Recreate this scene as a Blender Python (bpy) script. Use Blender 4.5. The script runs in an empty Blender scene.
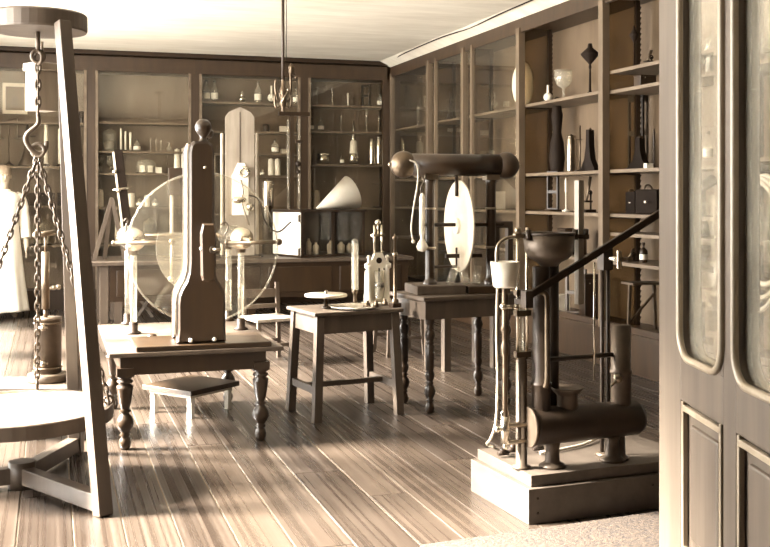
import bpy, math, random
from mathutils import Vector, Matrix
random.seed(7)
PI = math.pi
K = 0.9                      # all figures below are in units of 0.9 m
F, HZ, CH = 1054.0, 195.0, 1.55
A = math.radians(17.63); CA, SA = math.cos(A), math.sin(A)
scene = bpy.context.scene
COL = scene.collection

# ------------------------------------------------------------------ camera
cam_d = bpy.data.cameras.new('camera'); cam = bpy.data.objects.new('camera', cam_d); COL.objects.link(cam)
cam.location = (0, 0, CH * K); cam.rotation_euler = (PI / 2, 0, -A)
cam_d.sensor_width = 36; cam_d.lens = 36 * F / 770; cam_d.shift_y = -(273.5 - HZ) / 770
cam_d.clip_start = 0.05; cam_d.clip_end = 200
scene.camera = cam
# ------------------------------------------------------------------ world, light, exposure
wd = bpy.data.worlds.new('sky'); scene.world = wd; wd.use_nodes = True
bgn = wd.node_tree.nodes['Background']; bgn.inputs[0].default_value = (1, .965, .90, 1); bgn.inputs[1].default_value = 30.0
scene.view_settings.view_transform = 'Standard'; scene.view_settings.look = 'None'
scene.view_settings.gamma = 1; scene.view_settings.use_curve_mapping = False
scene.view_settings.exposure = 0.0
WIN_Y = [5.4, 7.7, 10.0, 12.3]; WIN_W, WIN_Z0, WIN_Z1, XL = 1.95, 0.50, 3.46, -1.7
sd = bpy.data.lights.new('sun', 'SUN'); sd.energy = 160; sd.angle = math.radians(16); sd.color = (1, .97, .91)
sun = bpy.data.objects.new('sun', sd); COL.objects.link(sun); sun.location = (-6, 8, 8)
EL, AZ = math.radians(36), math.radians(14)
sun.rotation_euler = Vector((math.cos(EL) * math.cos(AZ), -math.cos(EL) * math.sin(AZ), -math.sin(EL))).to_track_quat('-Z', 'Y').to_euler()
for i, y in enumerate(WIN_Y):                       # portals: the sky is sampled through the real window openings
    ld = bpy.data.lights.new('window_portal', 'AREA'); ld.shape = 'RECTANGLE'
    ld.size = WIN_W * K; ld.size_y = (WIN_Z1 - WIN_Z0) * K; ld.cycles.is_portal = True
    lo = bpy.data.objects.new('window_portal', ld); COL.objects.link(lo)
    lo.location = ((XL - .2) * K, y * K, (WIN_Z0 + WIN_Z1) / 2 * K)
    lo.rotation_euler = Vector((1, 0, 0)).to_track_quat('-Z', 'Z').to_euler()

# ------------------------------------------------------------------ picture <-> room
def room(x, t): return (x * CA + t * SA, t * CA - x * SA)
def W(u, v, t):
    x, y = room((u - 385) / F * t, t); return Vector((x, y, CH + (HZ - v) * t / F))
def G(u, v, z=0.0): return W(u, v, (CH - z) * F / (v - HZ))
def tY(u, Y): return Y / (CA - (u - 385) / F * SA)
def tX(u, X): return X / ((u - 385) / F * CA + SA)
def atY(u, v, Y): return W(u, v, tY(u, Y))
def atX(u, v, X): return W(u, v, tX(u, X))

# ------------------------------------------------------------------ materials
SEP = [(0, (24, 16, 10)), (.15, (61, 45, 29)), (.35, (106, 88, 66)), (.55, (149, 132, 108)), (.75, (200, 188, 167)), (.9, (232, 224, 206)), (1, (247, 244, 236))]
def sep(l, sat=1.0):
    l = max(0, min(1, l))
    for (a, ca), (b, cb) in zip(SEP, SEP[1:]):
        if l <= b:
            k = (l - a) / (b - a); c = [x + (y - x) * k for x, y in zip(ca, cb)]; break
    def lin(x):
        x /= 255; return x / 12.92 if x < .04045 else ((x + .055) / 1.055) ** 2.4
    c = [lin(x) for x in c]; g = .3 * c[0] + .55 * c[1] + .15 * c[2]
    return tuple(g + (x - g) * sat for x in c) + (1,)
M = {}
def mat(name, l0, l1, rough=.5, metal=0, scale=(6, 6, 6), bump=.0, rnd=0, detail=5, spec=.5, coat=0, rr=.0, sat=.9):
    m = bpy.data.materials.new(name); m.use_nodes = True; nt = m.node_tree; N = nt.nodes; Lk = nt.links.new
    p = N['Principled BSDF']
    tc = N.new('ShaderNodeTexCoord'); mp = N.new('ShaderNodeMapping'); mp.inputs['Scale'].default_value = scale
    nz = N.new('ShaderNodeTexNoise'); nz.inputs['Scale'].default_value = 1; nz.inputs['Detail'].default_value = detail; nz.inputs['Roughness'].default_value = .6
    Lk(tc.outputs['Object'], mp.inputs[0]); Lk(mp.outputs[0], nz.inputs['Vector'])
    cr = N.new('ShaderNodeValToRGB'); cr.color_ramp.elements[0].position = .3; cr.color_ramp.elements[1].position = .7
    cr.color_ramp.elements[0].color = sep(l0, sat); cr.color_ramp.elements[1].color = sep(l1, sat)
    out = cr.outputs[0]
    if rnd:
        oi = N.new('ShaderNodeObjectInfo'); ad = N.new('ShaderNodeMath'); ad.operation = 'MULTIPLY_ADD'; ad.inputs[1].default_value = rnd; ad.inputs[2].default_value = -rnd / 2
        a2 = N.new('ShaderNodeMath'); a2.operation = 'ADD'
        Lk(oi.outputs['Random'], ad.inputs[0]); Lk(ad.outputs[0], a2.inputs[0]); Lk(nz.outputs[0], a2.inputs[1]); Lk(a2.outputs[0], cr.inputs[0])
        vm = N.new('ShaderNodeVectorMath'); vm.operation = 'ADD'; Lk(mp.outputs[0], vm.inputs[0])
        cx = N.new('ShaderNodeMath'); cx.operation = 'MULTIPLY'; cx.inputs[1].default_value = 37; Lk(oi.outputs['Random'], cx.inputs[0])
        Lk(cx.outputs[0], vm.inputs[1]); Lk(vm.outputs[0], nz.inputs['Vector'])
    else:
        Lk(nz.outputs[0], cr.inputs[0])
    Lk(out, p.inputs['Base Color'])
    p.inputs['Roughness'].default_value = rough; p.inputs['Metallic'].default_value = metal
    p.inputs['Specular IOR Level'].default_value = spec
    if coat: p.inputs['Coat Weight'].default_value = coat; p.inputs['Coat Roughness'].default_value = .15
    if rr:
        mr = N.new('ShaderNodeMapRange'); mr.inputs['From Min'].default_value = .3; mr.inputs['From Max'].default_value = .7
        mr.inputs['To Min'].default_value = rough - rr; mr.inputs['To Max'].default_value = rough + rr
        Lk(nz.outputs[0], mr.inputs[0]); Lk(mr.outputs[0], p.inputs['Roughness'])
    if bump:
        b = N.new('ShaderNodeBump'); b.inputs['Strength'].default_value = bump; b.inputs['Distance'].default_value = .01
        Lk(nz.outputs[0], b.inputs['Height']); Lk(b.outputs[0], p.inputs['Normal'])
    M[name] = m; return m
def glassmat(name, tint=.97, extra=0, rough=.02):
    m = bpy.data.materials.new(name); m.use_nodes = True; nt = m.node_tree; N = nt.nodes; Lk = nt.links.new
    N.remove(N['Principled BSDF']); o = N['Material Output']
    t = N.new('ShaderNodeBsdfTransparent'); t.inputs[0].default_value = sep(tint) if tint < .95 else (.95, .94, .91, 1)
    g = N.new('ShaderNodeBsdfGlossy'); g.inputs['Roughness'].default_value = rough; g.inputs[0].default_value = (1, .98, .93, 1)
    lw = N.new('ShaderNodeLayerWeight'); pw = N.new('ShaderNodeMath'); pw.operation = 'POWER'; pw.inputs[1].default_value = 5; Lk(lw.outputs['Facing'], pw.inputs[0])
    fr = N.new('ShaderNodeMath'); fr.operation = 'MULTIPLY_ADD'; fr.inputs[1].default_value = .9; fr.inputs[2].default_value = .035; Lk(pw.outputs[0], fr.inputs[0])
    mx = N.new('ShaderNodeMixShader'); Lk(fr.outputs[0], mx.inputs[0]); Lk(t.outputs[0], mx.inputs[1]); Lk(g.outputs[0], mx.inputs[2])
    last = mx
    if extra:
        d = N.new('ShaderNodeBsdfDiffuse'); d.inputs[0].default_value = sep(.9)
        nz = N.new('ShaderNodeTexNoise'); nz.inputs['Scale'].default_value = 4; tc = N.new('ShaderNodeTexCoord'); Lk(tc.outputs['Object'], nz.inputs['Vector'])
        ml = N.new('ShaderNodeMath'); ml.operation = 'MULTIPLY'; ml.inputs[1].default_value = extra * 2; Lk(nz.outputs[0], ml.inputs[0])
        m2 = N.new('ShaderNodeMixShader'); Lk(ml.outputs[0], m2.inputs[0]); Lk(mx.outputs[0], m2.inputs[1]); Lk(d.outputs[0], m2.inputs[2]); last = m2
    Lk(last.outputs[0], o.inputs[0]); M[name] = m; return m
mat('plank', .07, .18, .30, scale=(8, .9, 5), bump=.025, rnd=.34, rr=.13, sat=0.62)
mat('subfloor', .5, .62, .8)  # dusty, and paler to carry the light glinting along plank joints
mat('plaster', .74, .84, .9, scale=(1.2, 5, 3), bump=.25)
mat('wallpaint', .22, .30, .9, scale=(2, 2, 2))
mat('cab', .08, .15, .42, scale=(9, 9, 1.2), bump=.05, sat=1.05)
mat('cabback', .22, .33, .7, scale=(3, 3, .8), sat=1.0)
mat('cabpale', .29, .41, .7, scale=(3, 3, .8), sat=0.8)
mat('shelfwood', .26, .38, .5, scale=(2, 2, 9), sat=0.85)
mat('dark', .04, .09, .4, scale=(10, 10, 1.5), bump=.04, spec=.3, sat=1.1)
mat('mahog', .05, .11, .32, scale=(8, 8, 1.5), coat=.12, sat=1.1)
mat('oak', .15, .26, .5, scale=(9, 9, 1.2), bump=.06, sat=0.72)
mat('pale', .46, .60, .55, scale=(9, 9, 1.2), bump=.06, sat=.66)
mat('doorwood', .24, .34, .45, scale=(14, 14, 1.1), bump=.08, sat=.66)
mat('bead', .5, .62, .35, scale=(9, 9, 2))
mat('brass', .5, .7, .28, 1, scale=(5, 5, 5), sat=.75)
mat('brassdk', .24, .40, .38, .9, scale=(5, 5, 5), sat=0.75)
mat('nickel', .80, .92, .2, 1, scale=(5, 5, 5))
mat('iron', .06, .13, .5, .2, scale=(9, 9, 9), bump=.05, sat=1.0)
mat('ironlt', .18, .30, .45, .4, scale=(9, 9, 9), bump=.05, sat=0.75)
mat('black', .02, .05, .7, scale=(6, 6, 6), spec=.12)
mat('white', .88, .96, .5, scale=(5, 5, 5))
mat('postwood', .25, .36, .45, scale=(9, 9, 2), sat=0.85)
mat('plinthwood', .20, .30, .5, scale=(9, 3, 9), bump=.05, sat=.6)
mat('offwhite', .60, .72, .5, scale=(5, 5, 5))
mat('oaklit', .5, .62, .6, scale=(9, 3, 3), sat=.8)
mat('paper', .85, .95, .85, scale=(4, 4, 4))
mat('cloth', .86, .96, .9, scale=(10, 10, 3), bump=.3)
mat('cream', .70, .84, .5, scale=(6, 6, 6))
mat('stoneware', .6, .74, .45, scale=(5, 5, 5))
mat('ceramic', .78, .9, .25, scale=(5, 5, 5))
mat('matting', .03, .2, .95, scale=(60, 90, 30), bump=1.0, detail=2)
mat('skin', .55, .66, .6, scale=(8, 8, 8))
mat('hair', .4, .5, .6, scale=(40, 40, 8))
mat('liquid', .12, .2, .15, scale=(3, 3, 3))
mat('wax', .8, .9, .5, scale=(3, 3, 3))
glassmat('glass'); glassmat('glassthin', .97, .006); glassmat('glassmilk', .97, .13, .05); glassmat('glasssilk', .97, .14, .3); glassmat('glassdisc', .97, .03, .03); glassmat('glassdoor', .97, .10); glassmat('glassbrown', .72, .02)  # glassdoor: whitish veil for dust, with reflected haze put into the colour

# ------------------------------------------------------------------ mesh building
class MB:
    def __init__(s): s.v = []; s.f = []; s.s = []
    def add(s, vs, fs, smooth=False):
        n = len(s.v); s.v += [Vector(p) for p in vs]; s.f += [tuple(i + n for i in f) for f in fs]; s.s += [smooth] * len(fs); return s
    def box(s, c, size, rz=0, taper=1.0):
        x, y, z = [k / 2 for k in size]; co, si = math.cos(rz), math.sin(rz); vs = []
        for dz, k in ((-z, taper), (z, 1)):
            for dx, dy in ((-x, -y), (x, -y), (x, y), (-x, y)):
                dx *= k; dy *= k
                vs.append((c[0] + dx * co - dy * si, c[1] + dx * si + dy * co, c[2] + dz))
        return s.add(vs, [(3, 2, 1, 0), (4, 5, 6, 7), (0, 1, 5, 4), (1, 2, 6, 5), (2, 3, 7, 6), (3, 0, 4, 7)])
    def bb(s, x0, x1, y0, y1, z0, z1): return s.box(((x0 + x1) / 2, (y0 + y1) / 2, (z0 + z1) / 2), (x1 - x0, y1 - y0, z1 - z0))
    def beam(s, p, q, w, h, up=(0, 0, 1), w1=None, h1=None):
        p, q = Vector(p), Vector(q); d = (q - p).normalized(); up = Vector(up)
        a = d.cross(up)
        if a.length < 1e-4: a = d.cross(Vector((0, 1, 0)))
        a.normalize(); b = a.cross(d); vs = []
        for o, ww, hh in ((p, w, h), (q, w1 or w, h1 or h)):
            for i, j in ((-1, -1), (1, -1), (1, 1), (-1, 1)): vs.append(o + a * i * ww / 2 + b * j * hh / 2)
        return s.add(vs, [(0, 1, 2, 3), (7, 6, 5, 4), (4, 5, 1, 0), (5, 6, 2, 1), (6, 7, 3, 2), (7, 4, 0, 3)])
    def tube(s, pts, r, n=8, cap=True):
        pts = [Vector(p) for p in pts]; rs = r if isinstance(r, (list, tuple)) else [r] * len(pts)
        vs = []; fs = []; prev = None
        for i, p in enumerate(pts):
            d = (pts[min(i + 1, len(pts) - 1)] - pts[max(i - 1, 0)])
            if d.length < 1e-9: d = Vector((0, 0, 1))
            d.normalize()
            a = prev - d * prev.dot(d) if prev is not None else d.cross(Vector((0.137, .21, 1)) if abs(d.z) < .95 else Vector((1, .1, 0)))
            a.normalize(); prev = a; b = d.cross(a)
            for k in range(n):
                th = 2 * PI * k / n; vs.append(p + (a * math.cos(th) + b * math.sin(th)) * rs[i])
        for i in range(len(pts) - 1):
            for k in range(n):
                fs.append((i * n + k, i * n + (k + 1) % n, (i + 1) * n + (k + 1) % n, (i + 1) * n + k))
        s.add(vs, fs, True)
        if cap:
            m = len(s.v) - len(vs); L = len(pts) - 1
            s.f.append(tuple(m + k for k in reversed(range(n)))); s.s.append(False)
            s.f.append(tuple(m + L * n + k for k in range(n))); s.s.append(False)
        return s
    def cyl(s, p, q, r, r1=None, n=16): return s.tube([p, q], [r, r if r1 is None else r1], n)
    def lathe(s, prof, o=(0, 0, 0), n=20, axis=(0, 0, 1), smooth=True, closed=False):
        ax = Vector(axis).normalized(); q = Vector((0, 0, 1)).rotation_difference(ax); o = Vector(o); vs = []; fs = []
        for r, z in prof:
            for k in range(n):
                th = 2 * PI * k / n; vs.append(o + q @ Vector((max(r, 1e-5) * math.cos(th), max(r, 1e-5) * math.sin(th), z)))
        L = len(prof)
        for i in range(L if closed else L - 1):
            j = (i + 1) % L
            for k in range(n): fs.append((i * n + k, i * n + (k + 1) % n, j * n + (k + 1) % n, j * n + k))
        return s.add(vs, fs, smooth)
    def sph(s, c, r, n=16, sc=(1, 1, 1)):
        m = max(6, n // 2); vs = []; fs = []
        for i in range(m + 1):
            ph = PI * i / m
            for k in range(n):
                th = 2 * PI * k / n; rr = max(math.sin(ph), 1e-4) * r
                vs.append((c[0] + rr * math.cos(th) * sc[0], c[1] + rr * math.sin(th) * sc[1], c[2] - r * math.cos(ph) * sc[2]))
        for i in range(m):
            for k in range(n): fs.append((i * n + k, i * n + (k + 1) % n, (i + 1) * n + (k + 1) % n, (i + 1) * n + k))
        return s.add(vs, fs, True)
    def torus(s, c, R, r, axis=(0, 0, 1), n=24, m=8, sc=(1, 1)):
        q = Vector((0, 0, 1)).rotation_difference(Vector(axis).normalized()); c = Vector(c); vs = []; fs = []
        for i in range(n):
            th = 2 * PI * i / n
            for k in range(m):
                ph = 2 * PI * k / m; rr = R + r * math.cos(ph)
                vs.append(c + q @ Vector((rr * math.cos(th) * sc[0], rr * math.sin(th) * sc[1], r * math.sin(ph))))
        for i in range(n):
            for k in range(m): fs.append((i * m + k, ((i + 1) % n) * m + k, ((i + 1) % n) * m + (k + 1) % m, i * m + (k + 1) % m))
        return s.add(vs, fs, True)
    def prism(s, poly, y0, y1, cham=0):
        # polygon in x,z (counter-clockwise seen from -y) extruded along y
        n = len(poly)
        if cham:
            cx = []
            for i in range(n):
                p0, p1, p2 = [Vector(poly[k % n]) for k in (i - 1, i, i + 1)]
                e1 = (p1 - p0).normalized(); e2 = (p2 - p1).normalized(); nn = Vector((-(e1.y + e2.y), e1.x + e2.x))
                nn = nn.normalized() if nn.length > 1e-6 else Vector((-e1.y, e1.x))
                cx.append(p1 + nn * cham)
            rings = [(cx, y0), (poly, y0 + cham), (poly, y1 - cham), (cx, y1)]
        else: rings = [(poly, y0), (poly, y1)]
        vs = [(p[0], y, p[1]) for ring, y in rings for p in ring]; L = len(rings)
        fs = [tuple(range(n)), tuple(reversed(range((L - 1) * n, L * n)))]
        for i in range(L - 1):
            for k in range(n): fs.append((i * n + (k + 1) % n, i * n + k, (i + 1) * n + k, (i + 1) * n + (k + 1) % n))
        return s.add(vs, fs)
    def xf(s, mtx):
        s.v = [mtx @ p for p in s.v]; return s
    def mesh(s, name):
        me = bpy.data.meshes.new(name); me.from_pydata([tuple(p * K) for p in s.v], [], s.f)
        me.polygons.foreach_set('use_smooth', s.s); me.update(); return me
def ob(name, mb, m, parent=None, bevel=0, loc=None, rz=0):
    o = bpy.data.objects.new(name, mb.mesh(name)); COL.objects.link(o); o.data.materials.append(M[m])
    if parent is not None: o.parent = parent
    if loc is not None: o.location = Vector(loc) * K
    if rz: o.rotation_euler[2] = rz
    if bevel:
        b = o.modifiers.new('bevel', 'BEVEL'); b.width = bevel * K; b.segments = 2; b.limit_method = 'ANGLE'
    return o
def tag(o, label, cat=None, group=None, kind=None):
    if label: o['label'] = label
    if cat: o['category'] = cat
    if group: o['group'] = group
    if kind: o['kind'] = kind
    return o
def thing(name, label, cat, loc=(0, 0, 0), rz=0, group=None):
    o = bpy.data.objects.new(name, None); COL.objects.link(o); o.empty_display_size = .1
    o.location = Vector(loc) * K; o.rotation_euler[2] = rz
    return tag(o, label, cat, group)
def loc(t, p):   # room point -> the thing's own frame
    d = Vector(p) - t.location / K; r = Matrix.Rotation(-t.rotation_euler[2], 3, 'Z'); return r @ d
def struct(name, mb, m, parent=None, bevel=0):
    o = ob(name, mb, m, parent, bevel)
    if parent is None: o['kind'] = 'structure'
    return o
def arc(c, r, a0, a1, n, plane='xz'):
    out = []
    for i in range(n + 1):
        a = a0 + (a1 - a0) * i / n; x, y = r * math.cos(a), r * math.sin(a)
        out.append((c[0] + x, c[1], c[2] + y) if plane == 'xz' else ((c[0], c[1] + x, c[2] + y) if plane == 'yz' else (c[0] + x, c[1] + y, c[2])))
    return out
def curve(pts, n=8):       # Catmull-Rom
    pts = [Vector(p) for p in pts]; P = [pts[0] * 2 - pts[1]] + pts + [pts[-1] * 2 - pts[-2]]; out = []
    for i in range(1, len(P) - 2):
        a, b, c, d = P[i - 1:i + 3]
        for k in range(n):
            t = k / n; out.append(.5 * ((2 * b) + (c - a) * t + (2 * a - 5 * b + 4 * c - d) * t * t + (3 * b - a - 3 * c + d) * t ** 3))
    out.append(pts[-1]); return out

def lx_(t, u, y):            # x in the thing's frame that shows at picture column u, for depth y in that frame
    a = t.rotation_euler[2]; o = t.location / K; b = (o.x - math.sin(a) * y, o.y + math.cos(a) * y); d = (math.cos(a), math.sin(a)); s = (u - 385) / F
    bx, bt = b[0] * CA - b[1] * SA, b[0] * SA + b[1] * CA; dx, dt = d[0] * CA - d[1] * SA, d[0] * SA + d[1] * CA
    return (s * bt - bx) / (dx - s * dt)
def lz_(t, v, x, y):
    a = t.rotation_euler[2]; o = t.location / K; X = o.x + math.cos(a) * x - math.sin(a) * y; Y = o.y + math.sin(a) * x + math.cos(a) * y
    return CH + (HZ - v) * (X * SA + Y * CA) / F - o.z
def lp_(t, u, v, y): x = lx_(t, u, y); return Vector((x, y, lz_(t, v, x, y)))

# ================================================================== the room
XR, YB, YF, ZC = 5.38, 15.32, 2.0, 3.52        # right wall, back wall, entrance wall, ceiling
fl = struct('floor', MB().bb(XL - .3, XR + .2, -1.6, YB + .2, -.14, -.007), 'subfloor')
unit = MB(); unit.v = []
def plank_mesh():
    b = .004; m = MB(); vs = []
    for z, k in ((-.5, 0), (.38, 0), (.5, .02)):
        for x, y in ((-.5, -.5), (.5, -.5), (.5, .5), (-.5, .5)): vs.append((x * (1 - k), y * (1 - k * .08), z))
    m.add(vs, [(3, 2, 1, 0)] + [(i, (i + 1) % 4, (i + 1) % 4 + 4, i + 4) for i in range(4)] + [(i + 4, (i + 1) % 4 + 4, (i + 1) % 4 + 8, i + 8) for i in range(4)] + [(8, 9, 10, 11)])
    return m.mesh('plank')
pm = plank_mesh(); pm.materials.append(M['plank'])
xs = [.56, .80, 1.03, 1.29, 1.565, 1.775, 1.97]
while xs[0] > XL: xs.insert(0, xs[0] - random.uniform(.22, .26))
while xs[-1] < 4.9: xs.append(xs[-1] + random.uniform(.21, .26))
rp = random.Random(3)
for x0, x1 in zip(xs, xs[1:]):
    y = -1.5; L = rp.uniform(1.5, 5)
    while y < YB - .5:
        y1 = min(y + L, YB - .4)
        if YB - .4 - y1 < .7: y1 = YB - .4
        o = bpy.data.objects.new('plank', pm); COL.objects.link(o); o.parent = fl
        o.location = Vector(((x0 + x1) / 2, (y + y1) / 2, -.016)) * K
        o.scale = (x1 - x0 - .007, y1 - y - .004, .032 + rp.uniform(-.001, .001))
        y = y1; L = rp.uniform(3, 5.5)
struct('ceiling', MB().bb(XL - .3, XR + .2, -1.6, YB + .2, ZC, ZC + .15), 'plaster')
struct('wall_back', MB().bb(XL - .3, XR + .2, YB, YB + .2, -.03, ZC), 'wallpaint')
struct('wall_right', MB().bb(XR, XR + .2, -1.6, YB, -.03, ZC), 'wallpaint')
# left wall with its tall windows
m = MB(); ys = [-1.6]
for y in WIN_Y: ys += [y - WIN_W / 2, y + WIN_W / 2]
ys.append(YB)
for i in range(0, len(ys), 2): m.bb(XL - .3, XL, ys[i], ys[i + 1], -.03, ZC)
for y in WIN_Y:
    m.bb(XL - .3, XL, y - WIN_W / 2, y + WIN_W / 2, -.03, WIN_Z0); m.bb(XL - .3, XL, y - WIN_W / 2, y + WIN_W / 2, WIN_Z1, ZC)
struct('wall_left', m, 'wallpaint')
for i, y in enumerate(WIN_Y):
    w = struct('window_%d' % (i + 1), MB().bb(XL - .02, XL + .06, y - WIN_W / 2 - .05, y + WIN_W / 2 + .05, WIN_Z0 - .05, WIN_Z0), 'pale')
    fr = MB()
    for yy in (y - WIN_W / 2 + .03, y, y + WIN_W / 2 - .03): fr.bb(XL - .16, XL - .11, yy - .03, yy + .03, WIN_Z0, WIN_Z1)
    for zz in (WIN_Z0 + .03, (WIN_Z0 + WIN_Z1) / 2 + .4, WIN_Z1 - .03): fr.bb(XL - .16, XL - .11, y - WIN_W / 2, y + WIN_W / 2, zz - .03, zz + .03)
    ob('window_frame', fr, 'pale', w)
# entrance wall and the passage in which the camera stands
DX0, DX1, DZ = -.75, 1.98, 2.75
m = MB().bb(XL, DX0, YF - .2, YF, -.03, ZC).bb(DX1, XR, YF - .2, YF, -.03, ZC).bb(DX0, DX1, YF - .2, YF, DZ, ZC)
struct('wall_front', m, 'wallpaint')
struct('wall_passage', MB().bb(DX0 - .5, DX0 - .3, -1.6, YF - .2, -.03, ZC).bb(DX1 + .4, DX1 + .6, -1.6, YF - .2, -.03, ZC).bb(DX0 - .5, DX1 + .6, -1.8, -1.6, -.03, ZC), 'wallpaint')
# plaster cove where cabinets meet the ceiling
struct('trim_1', MB().prism([(4.62, 3.52), (4.80, 3.44), (4.80, 3.52)], 3.0, 14.85), 'plaster')
struct('trim_2', MB().bb(-1.9, 4.8, 14.80, 14.85, 3.46, 3.52), 'dark')

# ================================================================== back wall cabinets
YC = 14.85
ub = [-58, 91, 195, 304, 387]
xb = [atY(u, 100, YC).x for u in ub]
BZ = {}
def zB(u, v): return atY(u, v, YC + .02).z
shelves_back = [[121, 166, 206, 246], [122, 151, 173, 207, 244], [102, 131, 153, 175, 214], [105, 131, 164, 208]]
lab_back = ['tall dark wood wall cabinet with balances, leftmost on the back wall behind the tripod',
            'tall wall cabinet with five shelves behind the glass disc machine',
            'tall dark wall cabinet behind the pointed pale board',
            'tall dark wall cabinet in the back corner, above the box with the paper cone']
for i in range(4):
    x0, x1 = xb[i], xb[i + 1]; uc = (ub[i] + ub[i + 1]) / 2
    t = thing('wall_cabinet', lab_back[i], 'cabinet', ((x0 + x1) / 2, YC, 0), 0, 'wall cabinets on the back wall'); ox = (x0 + x1) / 2
    ob('back_panel', MB().bb(x0 - ox, x1 - ox, .40, .43, .0, 3.44), 'cabpale' if i < 2 else 'cabback', t)
    ob('plinth', MB().bb(x0 - ox, x1 - ox, 0, .40, 0, .27), 'cab', t)
    ob('frieze', MB().bb(x0 - ox, x1 - ox, 0, .40, 3.24, 3.44).bb(x0 - ox, x1 - ox, -.02, 0, 3.24, 3.28), 'cab', t)
    pst = MB().bb(x0 - ox - .055, x0 - ox + .055, -.02, .03, .27, 3.24).bb(x0 - ox - .015, x0 - ox + .015, .03, .40, .27, 3.24)
    ob('post', pst, 'cab', t)
    for sx in (-1, 1):   # paler sash stiles either side of the post
        ob('sash_stile', MB().bb(x0 - ox + sx * .075 - .018, x0 - ox + sx * .075 + .018, -.035, .01, .27, 3.24), 'shelfwood', t)
    if i == 3: ob('post', MB().bb(x1 - ox - .07, x1 - ox + .05, -.02, .03, .27, 3.24), 'cab', t)
    zs = [zB(uc, v) for v in shelves_back[i]]; BZ[i] = zs + [.27]
    for z in zs: ob('shelf', MB().bb(x0 - ox + .02, x1 - ox - .02, .05, .40, z - .03, z), 'shelfwood', t)
    ob('pane', MB().bb(x0 - ox + .1, x1 - ox - .1, .010, .014, .29, 3.23), 'glassthin', t)

# ================================================================== right wall cabinets
XC = 4.80
yr = [14.83, 13.2, 11.95, 10.35, 8.56, 6.8, 5.0, 3.2]
shel_r = [[2.52, 1.78, 1.38, .95]] * 3 + [[2.52, 1.78, 1.38, .95], [2.68, 2.50, 1.78, 1.38, 1.21, .95], [2.52, 1.82, 1.22, .9], [2.52, 1.78, 1.2, .9]]
lab_r = ['glazed wall cabinet on the right wall, in the far corner', 'glazed wall cabinet on the right wall, second from the far corner',
         'glazed wall cabinet on the right wall behind the white disc machine', 'glazed wall cabinet with goblet and dark instruments, behind the pump funnel',
         'glazed wall cabinet with dark boxes, right behind the pump lever', 'glazed wall cabinet seen through the open door pane', 'glazed wall cabinet nearest the entrance, seen through the right door pane']
for i in range(7):
    y1, y0 = yr[i], yr[i + 1]; oy = y0
    t = thing('wall_cabinet', lab_r[i], 'cabinet', (XC, y0, 0), 0, 'wall cabinets on the right wall'); D = y1 - y0
    ob('back_panel', MB().bb(.50, .53, 0, D, 0, 3.44), 'cabpale' if i > 4 else 'cabback', t)
    ob('plinth', MB().bb(0, .50, 0, D, 0, .31).bb(-.03, .50, 0, D, .31, .35), 'cab', t)
    ob('frieze', MB().bb(0, .50, 0, D, 3.34, 3.44), 'cab', t)
    ob('post', MB().bb(-.02, .05, -.04, .04, .35, 3.34), 'postwood', t)
    if i == 0: ob('post', MB().bb(-.02, .05, D - .06, D - .02, .35, 3.34), 'postwood', t)
    if i in (1, 2): ob('sash_stile', MB().bb(-.015, .02, D - .30, D - .25, .35, 3.34), 'postwood', t)
    ob('side_pane', MB().bb(.05, .34, -.006, .006, .35, 3.34), 'glassbrown', t)
    rk = MB().bb(.34, .38, -.02, .02, .35, 3.34); 
    n = 60
    for k in range(n):
        z = .4 + k * (2.9 / n); rk.prism([(.38, z), (.395, z + .03), (.38, z + .034)], -.02, .02)
    ob('toothed_rack', rk, 'dark', t)
    for z in shel_r[i]:
        ob('shelf', MB().bb(.06, .50, .03, D - .03, z - .03, z), 'shelfwood', t)
        ob('shelf_bearer', MB().bb(.05, .36, -.03, .0, z - .045, z - .015), 'dark', t)
    if i not in (3, 4): ob('pane', MB().bb(.010, .014, .06, D - .06, .37, 3.33), 'glassthin', t)      # those two stand open
    for z in (.35, 3.29): ob('sash_rail', MB().bb(-.005, .03, .05, D - .05, z, z + .055), 'cab', t)
RZ = shel_r

# ================================================================== long laboratory bench
BX0, BX1, BY0, BY1, BZT = .44, 4.40, 12.7, 13.95, .77
t = thing('laboratory_bench', 'long dark bench with deep panelled front below the back wall cabinets', 'bench', (BX0, BY0, 0))
ob('bench_top', MB().bb(-.05, BX1 - BX0, -.06, BY1 - BY0, BZT - .045, BZT), 'oak', t, .006)
ob('apron', MB().bb(.22, BX1 - BX0 - .06, 0, BY1 - BY0 - .05, .30, BZT - .045), 'dark', t)
for k in range(4):
    a = .3 + k * .9; ob('front_panel', MB().bb(a, a + .8, -.015, .0, .36, BZT - .10), 'mahog', t, .008)
for x in (.16, .32, 1.9, 3.7):
    for y in (.05, .9): ob('leg', MB().bb(x - .045, x + .045, y - .045, y + .045, 0, BZT - .045 if x < .3 else .30), 'oak' if x < .4 else 'dark', t)  # left legs coloured paler for the daylight falling on them

# ================================================================== big open door on the right
p0 = Vector(room(1.234 - .04 * 4.127, 4.127)); p1 = Vector(room(1.234 - .04 * 2.65, 2.65)); dd = p1 - p0
DL = dd.length; rz = math.atan2(dd.y, dd.x)
dr = bpy.data.objects.new('door_1', None); COL.objects.link(dr); dn = Vector((-dd.y, dd.x)).normalized() * .034; dr.location = ((p0.x + dn.x) * K, (p0.y + dn.y) * K, 0); dr.rotation_euler[2] = rz; dr['kind'] = 'structure'
def sx(u):                       # distance along the leaf from its free edge
    s = (u - 385) / F; t_ = 1.234 / (s + .04); return (4.127 - t_) * math.sqrt(1 + .04 ** 2)
TH = .03; ZT = 2.62
a0, a1, b0 = sx(679.5), sx(722), sx(734.5); b1 = b0 + (a1 - a0)
def slab(x0, x1, z0, z1, name='stile', mt='doorwood', th=TH, bev=.003): return ob(name, MB().bb(x0, x1, -th, th, z0, z1), mt, dr, bev)
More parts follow.
